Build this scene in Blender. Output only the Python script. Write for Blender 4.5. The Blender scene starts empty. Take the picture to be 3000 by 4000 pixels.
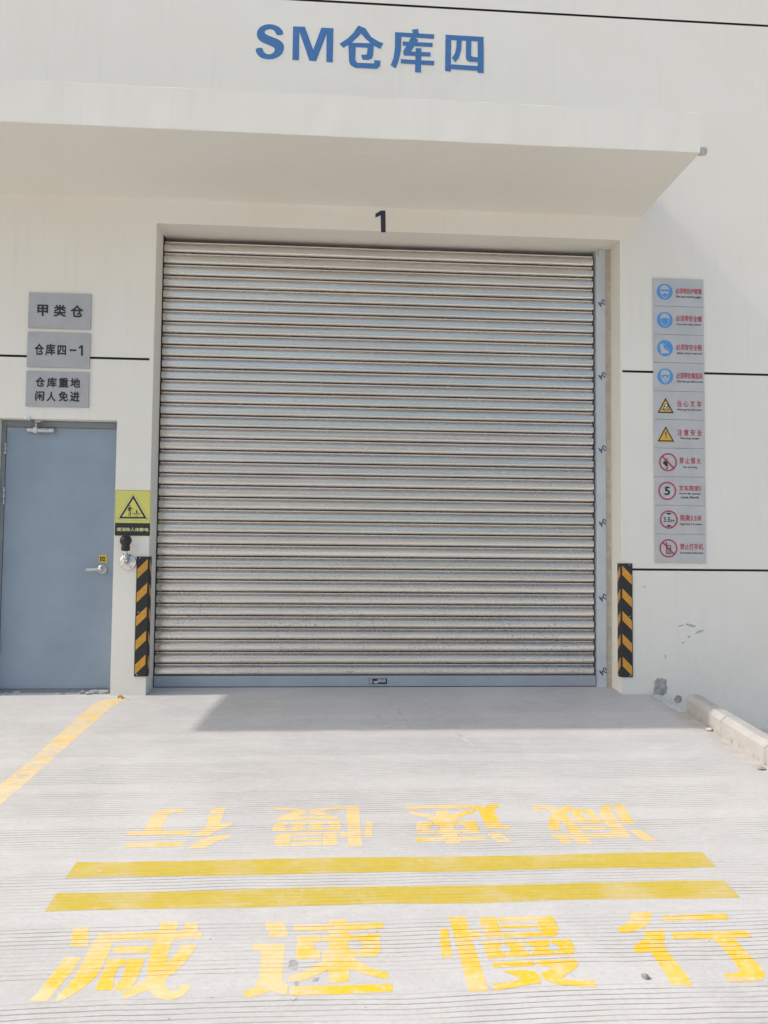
import bpy, bmesh, math, random
from mathutils import Vector, Matrix
random.seed(7)
S = bpy.context.scene
COL = S.collection
R = math.radians

# ------------------------------------------------------------------ camera, sky, sun, exposure
cd = bpy.data.cameras.new("camera")
cam = bpy.data.objects.new("camera", cd)
COL.objects.link(cam)
cd.sensor_fit = 'VERTICAL'
cd.sensor_height = 36.0
cd.lens = 27.0
cd.clip_start = 0.05
cd.clip_end = 3000
yaw, pitch, roll = 0.065328, 0.046376, 0.009725
fw = Vector((math.sin(yaw)*math.cos(pitch), math.cos(yaw)*math.cos(pitch), math.sin(pitch)))
rt = Vector((math.cos(yaw), -math.sin(yaw), 0))
up = rt.cross(fw)
c_, s_ = math.cos(roll), math.sin(roll)
r2 = c_*rt + s_*up
u2 = -s_*rt + c_*up
M = Matrix(((r2.x, u2.x, -fw.x), (r2.y, u2.y, -fw.y), (r2.z, u2.z, -fw.z))).to_4x4()
M.translation = Vector((0.0, -5.9051, 1.1219))
cam.matrix_world = M
S.camera = cam

SUN = Vector((-0.95, -0.046, 1.0)).normalized()      # direction towards the sun: high, from the left, almost along the facade
EL = math.asin(SUN.z)
AZ = math.atan2(SUN.x, SUN.y)
w = bpy.data.worlds.new("World")
S.world = w
w.use_nodes = True
nt = w.node_tree
for n in list(nt.nodes):
    nt.nodes.remove(n)
wo = nt.nodes.new("ShaderNodeOutputWorld")
bg = nt.nodes.new("ShaderNodeBackground")
sky = nt.nodes.new("ShaderNodeTexSky")
sky.sky_type = 'NISHITA'
sky.sun_disc = False
sky.sun_elevation = EL
sky.sun_rotation = AZ
sky.altitude = 20
sky.air_density = 1.5
sky.dust_density = 5.0
sky.ozone_density = 2.3
bg.inputs[1].default_value = 0.15
nt.links.new(sky.outputs[0], bg.inputs[0])
nt.links.new(bg.outputs[0], wo.inputs[0])
sl = bpy.data.lights.new("sun", 'SUN')
sl.energy = 2.0
sl.angle = R(0.8)
sl.color = (1.0, 0.945, 0.88)
so = bpy.data.objects.new("sun", sl)
COL.objects.link(so)
so.rotation_mode = 'QUATERNION'
so.rotation_quaternion = SUN.to_track_quat('Z', 'Y')
so.location = SUN*30
S.view_settings.view_transform = 'Standard'
S.view_settings.look = 'None'
S.view_settings.gamma = 1
S.view_settings.exposure = 0.48
S.cycles.max_bounces = 10
S.cycles.diffuse_bounces = 6
S.cycles.use_denoising = True

# ------------------------------------------------------------------ materials
def mat(name):
    m = bpy.data.materials.new(name)
    m.use_nodes = True
    return m, m.node_tree, m.node_tree.nodes["Principled BSDF"]

class NG:
    """small helper to write node networks"""
    def __init__(s, nt): s.nt = nt
    def n(s, typ, **kw):
        x = s.nt.nodes.new(typ)
        for k, v in kw.items():
            setattr(x, k, v)
        return x
    def put(s, sock, v):
        if isinstance(v, bpy.types.NodeSocket):
            s.nt.links.new(v, sock)
        elif v is not None:
            if isinstance(v, (tuple, list)) and len(v) == 3 and sock.type == 'RGBA':
                v = (*v, 1)
            sock.default_value = v
    def math(s, op, a, b=None, c=None, clamp=False):
        x = s.n("ShaderNodeMath", operation=op, use_clamp=clamp)
        for i, v in enumerate((a, b, c)):
            if v is not None:
                s.put(x.inputs[i], v)
        return x.outputs[0]
    def mix(s, f, a, b, blend='MIX'):
        x = s.n("ShaderNodeMix", data_type='RGBA', blend_type=blend)
        s.put(x.inputs[0], f); s.put(x.inputs[6], a); s.put(x.inputs[7], b)
        return x.outputs[2]
    def coord(s):
        return s.n("ShaderNodeNewGeometry").outputs["Position"]
    def map(s, v, scale=(1, 1, 1), loc=(0, 0, 0)):
        x = s.n("ShaderNodeMapping")
        s.put(x.inputs[0], v)
        x.inputs[1].default_value = loc
        x.inputs[3].default_value = scale
        return x.outputs[0]
    def noise(s, v, scale=5, detail=4, rough=.55, dist=0):
        x = s.n("ShaderNodeTexNoise")
        s.put(x.inputs["Vector"], v)
        x.inputs["Scale"].default_value = scale
        x.inputs["Detail"].default_value = detail
        x.inputs["Roughness"].default_value = rough
        x.inputs["Distortion"].default_value = dist
        return x.outputs[0]
    def voro(s, v, scale=5):
        x = s.n("ShaderNodeTexVoronoi")
        s.put(x.inputs["Vector"], v)
        x.inputs["Scale"].default_value = scale
        return x
    def ramp(s, v, a, b, lo=0.0, hi=1.0):
        x = s.n("ShaderNodeMapRange", interpolation_type='SMOOTHSTEP')
        s.put(x.inputs[0], v)
        x.inputs[1].default_value = a; x.inputs[2].default_value = b
        x.inputs[3].default_value = lo; x.inputs[4].default_value = hi
        return x.outputs[0]
    def sep(s, v):
        x = s.n("ShaderNodeSeparateXYZ"); s.put(x.inputs[0], v)
        return x.outputs
    def bump(s, h, strength=.3, dist=.01):
        x = s.n("ShaderNodeBump")
        x.inputs["Strength"].default_value = strength
        x.inputs["Distance"].default_value = dist
        s.put(x.inputs["Height"], h)
        return x.outputs[0]

def plain(name, col, rough=.6, metal=0.0, var=.06, scale=40, bump=0.0):
    m, nt, b = mat(name)
    g = NG(nt)
    p = g.coord()
    nz = g.noise(p, scale, 5, .6)
    f = g.ramp(nz, .3, .7)
    lo = tuple(c*(1-var) for c in col); hi = tuple(min(1, c*(1+var)) for c in col)
    g.put(b.inputs["Base Color"], g.mix(f, lo, hi))
    g.put(b.inputs["Roughness"], g.math('ADD', g.math('MULTIPLY', nz, .16), rough-.08))
    b.inputs["Metallic"].default_value = metal
    if bump:
        g.put(b.inputs["Normal"], g.bump(g.noise(p, scale*3, 3), bump, .004))
    return m

# concrete with transverse tined grooves: one group, shared by the bare slab and the paint that lies in the same grooves
def concrete_group():
    gr = bpy.data.node_groups.new("tined_concrete", 'ShaderNodeTree')
    gr.interface.new_socket("Color", in_out='OUTPUT', socket_type='NodeSocketColor')
    gr.interface.new_socket("Groove", in_out='OUTPUT', socket_type='NodeSocketFloat')
    gr.interface.new_socket("Height", in_out='OUTPUT', socket_type='NodeSocketFloat')
    go = gr.nodes.new("NodeGroupOutput")
    g = NG(gr)
    p = g.coord()
    x, y, z = g.sep(p)
    wob = g.noise(g.map(p, (.55, .35, 0)), 1.6, 3, .5)
    wob2 = g.noise(g.map(p, (2.5, 9.0, 0)), 2.0, 2, .5)
    yy = g.math('ADD', y, g.math('MULTIPLY', g.math('SUBTRACT', wob, .5), .06))
    yy = g.math('ADD', yy, g.math('MULTIPLY', x, -.008))
    yy = g.math('ADD', yy, g.math('MULTIPLY', g.math('SUBTRACT', wob2, .5), .008))
    fr = g.math('FRACT', g.math('DIVIDE', yy, .0235))
    d = g.math('ABSOLUTE', g.math('SUBTRACT', fr, .5))
    line = g.ramp(d, .03, .13, 1, 0)
    # passes of the rake: 0.42 m wide groups with a smooth strip between them
    cell = g.math('DIVIDE', g.math('ADD', yy, .10), .405)
    fr2 = g.math('FRACT', cell)
    band = g.math('MULTIPLY', g.ramp(fr2, .02, .10), g.ramp(fr2, .76, .84, 1, 0))
    far = g.ramp(y, -1.9, -.2, 1, .45)
    wear = g.noise(g.map(p, (.6, 2.6, 0), (3.1, 0, 0)), 1.5, 4, .55)
    wear = g.ramp(wear, .34, .60)
    fine = g.noise(g.map(p, (1.6, 14, 0)), 3.0, 3, .6)
    fine = g.ramp(fine, .30, .55, .45, 1)
    edge = g.math('MULTIPLY', g.ramp(x, 2.05, 2.45, 1, 0), g.ramp(y, .0, -.35, .2, 1))
    m = g.math('MULTIPLY', band, g.math('MULTIPLY', g.ramp(wear, 0, 1, .35, 1), fine))
    m = g.math('MULTIPLY', m, g.math('MULTIPLY', edge, far))
    groove = g.math('MULTIPLY', line, m)
    # body colour: cement grey with cloudy laitance, faint warm stains, dark flecks
    big = g.noise(p, 1.3, 5, .6, .4)
    mid = g.noise(g.map(p, (1, 2.2, 1)), 7, 6, .65)
    col = g.mix(g.ramp(big, .3, .7), (.44, .432, .42), (.51, .502, .488))
    col = g.mix(g.ramp(mid, .45, .75, 0, .5), col, (.56, .555, .545))
    st = g.noise(g.map(p, (.8, 2.4, 1), (9, 4, 0)), 1.9, 6, .7)
    col = g.mix(g.ramp(st, .56, .76, 0, .45), col, (.46, .41, .355))
    v = g.voro(p, 17)
    fl = g.ramp(v.outputs["Distance"], .04, .075, 1, 0)
    pick = g.ramp(g.sep(v.outputs["Color"])[0], .89, .91)
    col = g.mix(g.math('MULTIPLY', g.math('MULTIPLY', fl, pick), .75), col, (.09, .085, .08))
    v2 = g.voro(p, 60)
    fl2 = g.math('MULTIPLY', g.ramp(v2.outputs["Distance"], .1, .25, 1, 0), g.ramp(g.sep(v2.outputs["Color"])[1], .9, .93))
    col = g.mix(g.math('MULTIPLY', fl2, .35), col, (.22, .21, .2))
    grain = g.noise(p, 260, 2, .6)
    clot = g.noise(g.map(p, (1, 1.6, 1), (2, 2, 0)), 48, 5, .7)
    col = g.mix(g.ramp(clot, .50, .72, 0, .45), col, (.36, .35, .335))
    col = g.mix(g.ramp(clot, .48, .30, 0, .35), col, (.60, .595, .58))
    st2 = g.noise(g.map(p, (1.3, 1, 1), (1, 9, 0)), 5.5, 6, .75)
    col = g.mix(g.ramp(st2, .60, .74, 0, .40), col, (.37, .345, .31))
    col = g.mix(g.ramp(grain, .3, .7, 0, .22), col, (.40, .39, .375))
    # damp grime that collects at the foot of the kerb
    gk = g.math('MULTIPLY', g.ramp(x, 2.36, 2.5), g.ramp(g.noise(g.map(p, (2, 3, 1)), 4, 4), .35, .6))
    col = g.mix(g.math('MULTIPLY', gk, .5), col, (.33, .30, .26))
    col = g.mix(g.math('MULTIPLY', groove, .60), col, (.13, .125, .12))
    h = g.math('SUBTRACT', g.math('MULTIPLY', grain, .14), groove)
    h = g.math('ADD', h, g.math('MULTIPLY', mid, .25))
    gr.links.new(col, go.inputs[0]); gr.links.new(groove, go.inputs[1]); gr.links.new(h, go.inputs[2])
    return gr
CG = concrete_group()

def concrete(name):
    m, nt, b = mat(name)
    g = NG(nt)
    x = nt.nodes.new("ShaderNodeGroup"); x.node_tree = CG
    g.put(b.inputs["Base Color"], x.outputs[0])
    b.inputs["Roughness"].default_value = .88
    b.inputs["Specular IOR Level"].default_value = .3
    g.put(b.inputs["Normal"], g.bump(x.outputs[2], .55, .004))
    return m
M_concrete = concrete("tined_concrete")

def paint(name, col, pale, wear_lo, wear_hi, pale_lo, pale_hi, groove_amt, drift=0.0, mot=.4):
    m, nt, b = mat(name)
    g = NG(nt)
    x = nt.nodes.new("ShaderNodeGroup"); x.node_tree = CG
    p = g.coord()
    pn = g.noise(g.map(p, (1.6, 1.6, 0)), 2.2, 6, .62, .6)
    pn = g.math('ADD', pn, g.math('MULTIPLY', g.sep(p)[0], drift))
    if drift:
        pn = g.math('ADD', pn, g.ramp(g.sep(p)[1], -2.75, -2.35, 0, .10))
    c = g.mix(g.ramp(pn, pale_lo, pale_hi), col, pale)
    fine = g.noise(g.map(p, (1, 2, 1), (5, 5, 0)), 24, 6, .7)
    c = g.mix(g.ramp(fine, .35, .7, 0, .35), c, tuple(k*.86 for k in col))
    mott = g.noise(g.map(p, (1, 1.5, 1), (7, 1, 0)), 26, 7, .75)
    c = g.mix(g.math('MULTIPLY', g.ramp(mott, .50, .66), mot), c, tuple(.5*k+.5*q for k, q in zip(pale, (.60, .55, .45))))
    wn = g.noise(g.map(p, (1, 1.8, 1), (2, 8, 0)), 11, 7, .72)
    wn2 = g.noise(p, 1.8, 3, .5)
    wv = g.math('ADD', g.math('MULTIPLY', wn, .72), g.math('MULTIPLY', wn2, .28))
    f = g.ramp(wv, wear_lo, wear_hi)
    c = g.mix(f, c, x.outputs[0])
    c = g.mix(g.math('MULTIPLY', x.outputs[1], groove_amt), c, (.20, .15, .06))
    g.put(b.inputs["Base Color"], c)
    b.inputs["Roughness"].default_value = .7
    b.inputs["Specular IOR Level"].default_value = .3
    g.put(b.inputs["Normal"], g.bump(x.outputs[2], .45, .004))
    return m
M_stripe = paint("olive_yellow_road_paint", (.50, .385, .055), (.53, .43, .19), .585, .66, .44, .66, .12, 0.0, .22)
M_char = paint("stencil_yellow_paint", (.73, .465, .036), (.67, .53, .30), .53, .68, .40, .60, .80, -.075, .75)
M_edge = paint("faded_yellow_line_paint", (.71, .48, .13), (.67, .54, .34), .50, .66, .32, .54, .45, 0.0, .8)

def wall_paint():
    m, nt, b = mat("cream_wall_paint")
    g = NG(nt)
    p = g.coord()
    x, y, z = g.sep(p)
    base = g.mix(g.ramp(g.noise(p, 1.1, 4, .6), .3, .7), (.77, .74, .665), (.79, .768, .705))
    streak = g.noise(g.map(p, (9, 9, .5)), 2.2, 4, .6)
    base = g.mix(g.ramp(streak, .52, .78, 0, .32), base, (.66, .655, .63))
    patch = g.noise(g.map(p, (1, 1, .6), (4, 0, 7)), 3.1, 5, .62)
    base = g.mix(g.ramp(patch, .56, .74, 0, .35), base, (.80, .79, .76))
    # grubby band near the ground
    low = g.math('MULTIPLY', g.ramp(z, .55, -.05), g.ramp(g.noise(p, 9, 6, .7), .46, .72))
    base = g.mix(g.math('MULTIPLY', low, .16), base, (.50, .48, .44))
    v = g.voro(p, 9)
    sp = g.math('MULTIPLY', g.ramp(v.outputs["Distance"], .03, .06, 1, 0), g.ramp(g.sep(v.outputs["Color"])[0], .93, .95))
    base = g.mix(g.math('MULTIPLY', sp, .4), base, (.40, .39, .37))
    g.put(b.inputs["Base Color"], base)
    b.inputs["Roughness"].default_value = .82
    b.inputs["Specular IOR Level"].default_value = .25
    h = g.math('ADD', g.math('MULTIPLY', g.noise(p, 120, 3, .6), .25), g.math('MULTIPLY', g.noise(p, 6, 4, .5), 1.2))
    g.put(b.inputs["Normal"], g.bump(h, .10, .006))
    return m
M_wall = wall_paint()
M_joint = plain("black_joint_sealant", (.012, .012, .013), .7, var=.3, scale=60)
M_canopytop = plain("grey_unseen_canopy_top", (.36, .36, .36), .9, var=.2, scale=12)  # unseen canopy top greyed to cut bounce onto the wall above
M_dark = plain("unlit_interior", (.02, .02, .02), .9)

def slat_metal():
    m, nt, b = mat("galvanised_slat_steel")
    g = NG(nt)
    p = g.coord()
    x, y, z = g.sep(p)
    br = g.noise(g.map(p, (.9, 1, 55)), 3.0, 4, .6)
    cl = g.noise(g.map(p, (.7, 1, 8)), 2.0, 4, .6)
    c = g.mix(g.ramp(cl, .3, .7), (.65, .61, .565), (.715, .68, .635))
    # spatter and scuffing, mostly on the lower slats
    lowm = g.ramp(z, 1.35, .35)
    dn = g.noise(g.map(p, (1, 1, 2.2)), 46, 6, .75)
    dm = g.noise(g.map(p, (1, 1, 2.5)), 2.6, 3, .5)
    d = g.math('MULTIPLY', g.math('MULTIPLY', g.ramp(dn, .55, .64), g.ramp(dm, .42, .60)), lowm)
    v = g.voro(p, 20)
    sp = g.math('MULTIPLY', g.ramp(v.outputs["Distance"], .05, .10, 1, 0), g.ramp(g.sep(v.outputs["Color"])[0], .90, .92))
    d = g.math('MAXIMUM', d, g.math('MULTIPLY', sp, g.ramp(z, 1.6, .5, .0, 1)))
    sc = g.math('MULTIPLY', g.ramp(g.noise(g.map(p, (1.2, 1, 26), (0, 0, 3)), 5, 3, .6), .62, .72), .16)
    d2 = g.math('MAXIMUM', g.math('MULTIPLY', d, .85), sc)
    c = g.mix(d2, c, (.20, .195, .185))
    g.put(b.inputs["Base Color"], c)
    b.inputs["Metallic"].default_value = 1.0
    r = g.math('ADD', g.math('MULTIPLY', cl, .12), .19)
    r = g.math('ADD', r, g.math('MULTIPLY', d2, .4))
    g.put(b.inputs["Roughness"], r)
    h = g.noise(g.map(p, (.8, 1, 1.5)), 3.0, 1, .4)
    g.put(b.inputs["Normal"], g.bump(h, .05, .01))
    return m
M_slat = slat_metal()

def chipped(name, col, rough=.5, chip=(.75, .74, .70), amt=.8, lo=.66, metal=0):
    m, nt, b = mat(name)
    g = NG(nt)
    p = g.coord()
    c = g.mix(g.ramp(g.noise(p, 2.4, 4, .6), .3, .7), tuple(k*.93 for k in col), tuple(min(1, k*1.06) for k in col))
    n2 = g.noise(p, 30, 6, .72)
    c = g.mix(g.math('MULTIPLY', g.ramp(n2, lo, lo+.05), amt), c, chip)
    g.put(b.inputs["Base Color"], c)
    b.inputs["Roughness"].default_value = rough
    b.inputs["Metallic"].default_value = metal
    g.put(b.inputs["Normal"], g.bump(g.noise(p, 90, 3, .6), .06, .003))
    return m
M_door = chipped("blue_grey_door_enamel", (.255, .315, .38), .48, amt=.35, lo=.72)
M_frame = chipped("blue_grey_frame_enamel", (.22, .24, .265), .5, (.55, .53, .48), .7, .62)
M_bar = chipped("grey_bar_enamel", (.36, .39, .44), .45, (.8, .8, .8), .8, .69)
M_rail = chipped("grey_guide_film", (.54, .57, .61), .42, (.62, .60, .55), .6, .66)
M_rubber = plain("black_rubber", (.02, .02, .021), .62, var=.25, scale=60, bump=.1)
M_knob = plain("glossy_black_plastic", (.018, .018, .019), .28, var=.2, scale=40)
M_orange = plain("amber_reflective_sheeting", (.60, .29, .03), .4, var=.10, scale=50)
M_plate = plain("brushed_grey_plaque_plate", (.40, .40, .41), .42, .08, var=.05, scale=9)
M_sign = plain("satin_grey_sign_plate", (.49, .49, .49), .42, .08, var=.05, scale=7)
M_ink = plain("black_ink", (.018, .018, .02), .5)
M_navy = plain("navy_paint", (.022, .028, .06), .6)
M_stamp = plain("blue_stamp_ink", (.045, .055, .20), .6)
M_blue = plain("blue_wall_paint", (.050, .165, .385), .6, var=.08, scale=30)
M_red = plain("crimson_ink", (.43, .045, .085), .5)
M_signblue = plain("sky_blue_ink", (.08, .29, .62), .5)
M_amber = plain("amber_ink", (.66, .40, .055), .5)
M_black = plain("black_sheet", (.022, .022, .026), .5)
M_lime = plain("lime_yellow_sheet", (.645, .615, .15), .5, var=.03)
M_limepale = plain("pale_lime_ink", (.70, .70, .32), .5)
M_steel = plain("polished_steel", (.70, .69, .67), .22, 1.0, var=.08)
M_alu = plain("cast_aluminium", (.56, .57, .58), .38, .9, var=.08)
M_mortar = plain("grey_mortar", (.36, .36, .365), .95, var=.25, scale=30, bump=.6)
M_mortarpale = plain("pale_mortar", (.50, .50, .52), .95, var=.15, scale=30, bump=.5)
M_tan = plain("tan_jamb_mortar", (.50, .455, .37), .95, var=.12, scale=18, bump=.4)
M_scuff = plain("scuff_grey", (.46, .455, .44), .95, var=.35, scale=90)
M_stain = plain("spilt_cement_grey", (.33, .33, .335), .95, var=.25, scale=60)
M_track = plain("tyre_rub", (.445, .43, .41), .9, var=.14, scale=20)
M_stone = plain("grey_stone", (.30, .29, .275), .95, var=.3, scale=50, bump=.6)
M_leaf = plain("dry_leaf_orange", (.50, .20, .03), .8, var=.3, scale=70)
M_sticker = plain("yellow_sticker", (.68, .44, .02), .5)

def kerb_mat():
    m, nt, b = mat("precast_kerb_concrete")
    g = NG(nt)
    p = g.coord()
    x, y, z = g.sep(p)
    zz = g.math('SUBTRACT', z, g.math('MULTIPLY', y, .0829))
    c = g.mix(g.ramp(g.noise(p, 5, 6, .65), .3, .7), (.375, .36, .345), (.43, .415, .40))
    n1 = g.noise(g.map(p, (1, 5, 2.2)), 5, 6, .7)
    low = g.math('MULTIPLY', g.ramp(zz, .06, .0), g.ramp(n1, .47, .66))
    c = g.mix(g.math('MULTIPLY', low, .8), c, (.17, .155, .13))
    c = g.mix(g.ramp(g.noise(p, 150, 2), .55, .8, 0, .3), c, (.35, .33, .3))
    g.put(b.inputs["Base Color"], c)
    b.inputs["Roughness"].default_value = .9
    g.put(b.inputs["Normal"], g.bump(g.noise(p, 70, 5, .65), .25, .004))
    return m
M_kerb = kerb_mat()

def yard_mat():
    m, nt, b = mat("yard_concrete")
    g = NG(nt)
    p = g.coord()
    c = g.mix(g.ramp(g.noise(p, .35, 6, .65), .3, .7), (.49, .465, .43), (.58, .555, .515))
    c = g.mix(g.ramp(g.noise(p, 60, 3), .4, .8, 0, .4), c, (.27, .265, .26))
    g.put(b.inputs["Base Color"], c)
    b.inputs["Roughness"].default_value = .9
    g.put(b.inputs["Normal"], g.bump(g.noise(p, 80, 4, .6), .3, .004))
    return m
M_yard = yard_mat()

# ------------------------------------------------------------------ mesh helpers
class MB:
    """collects shapes and links them as ONE mesh object"""
    def __init__(s):
        s.bm = bmesh.new(); s.mats = []
    def mi(s, m):
        if m not in s.mats: s.mats.append(m)
        return s.mats.index(m)
    def face(s, pts, m, smooth=False):
        vs = [s.bm.verts.new(p) for p in pts]
        f = s.bm.faces.new(vs); f.material_index = s.mi(m); f.smooth = smooth
        return f
    def box(s, x0, x1, y0, y1, z0, z1, m, bev=0.0, seg=2):
        r = bmesh.ops.create_cube(s.bm, size=1)
        vs = r['verts']
        for v in vs:
            v.co = Vector(((x0+x1)/2 + v.co.x*(x1-x0), (y0+y1)/2 + v.co.y*(y1-y0), (z0+z1)/2 + v.co.z*(z1-z0)))
        i = s.mi(m)
        for f in {f for v in vs for f in v.link_faces}:
            f.material_index = i
        if bev:
            es = list({e for v in vs for e in v.link_edges})
            bmesh.ops.bevel(s.bm, geom=es, offset=bev, segments=seg, profile=.5, affect='EDGES', material=-1)
        return vs
    def poly(s, pts2, fn, m, thick=None):
        """flat concave polygon through fn(u, v) -> (x, y, z); thick = an offset vector for a solid"""
        vs = [s.bm.verts.new(fn(u, v)) for u, v in pts2]
        f = s.bm.faces.new(vs); f.material_index = s.mi(m)
        f.normal_update()
        if thick is not None:
            t = Vector(thick)
            if f.normal.dot(t) > 0:
                f.normal_flip()
            ws = [s.bm.verts.new(v.co + t) for v in vs]
            n = len(vs)
            g = s.bm.faces.new(ws); g.material_index = s.mi(m)
            for k in range(n):
                q = s.bm.faces.new((vs[k], vs[(k+1) % n], ws[(k+1) % n], ws[k])); q.material_index = s.mi(m)
            bmesh.ops.triangulate(s.bm, faces=[f, g])
        else:
            bmesh.ops.triangulate(s.bm, faces=[f])
    def mesh(s, verts, faces, m):
        vs = [s.bm.verts.new(v) for v in verts]
        i = s.mi(m)
        for f in faces:
            try:
                q = s.bm.faces.new([vs[k] for k in f]); q.material_index = i
            except ValueError:
                pass
    def lathe(s, prof, c, axis, m, n=28):
        """prof = [(radius, distance along axis)], from c along unit axis"""
        a = Vector(axis).normalized()
        t = a.orthogonal().normalized(); b = a.cross(t)
        rings = []
        for r, h in prof:
            rings.append([s.bm.verts.new(Vector(c) + a*h + (t*math.cos(2*math.pi*k/n) + b*math.sin(2*math.pi*k/n))*max(r, 1e-5)) for k in range(n)])
        i = s.mi(m)
        for A, B in zip(rings, rings[1:]):
            for k in range(n):
                f = s.bm.faces.new((A[k], A[(k+1) % n], B[(k+1) % n], B[k])); f.material_index = i; f.smooth = True
        for ring in (rings[0], rings[-1]):
            f = s.bm.faces.new(ring); f.material_index = i
    def bar(s, a, b, wx, wy, m, upv=(0, 0, 1)):
        """box beam from a to b"""
        a = Vector(a); b = Vector(b); d = (b-a).normalized()
        side = d.cross(Vector(upv)).normalized(); u = side.cross(d)
        P = []
        for q in (a, b):
            for sx, sy in ((-1, -1), (1, -1), (1, 1), (-1, 1)):
                P.append(s.bm.verts.new(q + side*sx*wx/2 + u*sy*wy/2))
        i = s.mi(m)
        for f in ((0, 1, 2, 3), (7, 6, 5, 4), (0, 4, 5, 1), (1, 5, 6, 2), (2, 6, 7, 3), (3, 7, 4, 0)):
            q = s.bm.faces.new([P[k] for k in f]); q.material_index = i
    def build(s, name, parent=None, loc=None, recalc=True):
        if recalc:
            bmesh.ops.recalc_face_normals(s.bm, faces=list(s.bm.faces))
        if loc is not None:
            bmesh.ops.translate(s.bm, verts=list(s.bm.verts), vec=-Vector(loc))
        me = bpy.data.meshes.new(name)
        s.bm.to_mesh(me); s.bm.free()
        for m in s.mats: me.materials.append(m)
        o = bpy.data.objects.new(name, me)
        COL.objects.link(o)
        if loc is not None: o.location = loc
        if parent is not None:
            o.parent = parent
            o.matrix_parent_inverse = Matrix.Translation(-parent.location)
        return o

def tag(o, label=None, cat=None, group=None, kind=None):
    if label: o['label'] = label
    if cat: o['category'] = cat
    if group: o['group'] = group
    if kind: o['kind'] = kind
    return o
def empty(name, loc, label, cat, group=None):
    o = bpy.data.objects.new(name, None)
    COL.objects.link(o); o.location = loc
    o.empty_display_size = .2
    return tag(o, label, cat, group)

def glyphs(body):
    c = bpy.data.curves.new("lettering_source", 'FONT')
    c.body = body; c.resolution_u = 4; c.fill_mode = 'FRONT'
    o = bpy.data.objects.new("lettering_source", c)
    COL.objects.link(o)
    bpy.context.view_layer.update()
    me = bpy.data.meshes.new_from_object(o.evaluated_get(bpy.context.evaluated_depsgraph_get()))
    V = [(v.co.x, v.co.y) for v in me.vertices]; F = [tuple(p.vertices) for p in me.polygons]
    bpy.data.objects.remove(o); bpy.data.curves.remove(c); bpy.data.meshes.remove(me)
    return V, F
def text(mb, body, u0, u1, v0, v1, fn, m, bold=0.022):
    """lettering stretched to a measured box; fn maps (u, v) to a point; bold widens the strokes by layering shifted copies"""
    V, F = glyphs(body)
    xs = [a for a, b in V]; ys = [b for a, b in V]
    x0, x1, y0, y1 = min(xs)-bold, max(xs)+bold, min(ys)-bold, max(ys)+bold
    sh = [(0, 0)] if not bold else [(bold*math.cos(math.pi*q/4), bold*math.sin(math.pi*q/4)) for q in range(8)]
    for q, (dx, dy) in enumerate(sh):
        P = [fn(u0+(a+dx-x0)/(x1-x0)*(u1-u0), v0+(b+dy-y0)/(y1-y0)*(v1-v0)) for a, b in V]
        mb.mesh([(p[0], p[1]-q*.00003, p[2]) for p in P], F, m)
def disc(cx, cz, r, n=40, a0=0, a1=2*math.pi):
    return [(cx+r*math.cos(a0+(a1-a0)*k/n), cz+r*math.sin(a0+(a1-a0)*k/n)) for k in range(n)]
def ring(mb, cx, cz, r0, r1, fn, m, n=48):
    V = []; F = []
    for k in range(n):
        a = 2*math.pi*k/n
        V += [fn(cx+r0*math.cos(a), cz+r0*math.sin(a)), fn(cx+r1*math.cos(a), cz+r1*math.sin(a))]
    for k in range(n):
        j = (k+1) % n
        F.append((2*k, 2*k+1, 2*j+1, 2*j))
    mb.mesh(V, F, m)
def smooth_all(o):
    for p in o.data.polygons: p.use_smooth = True

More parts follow.
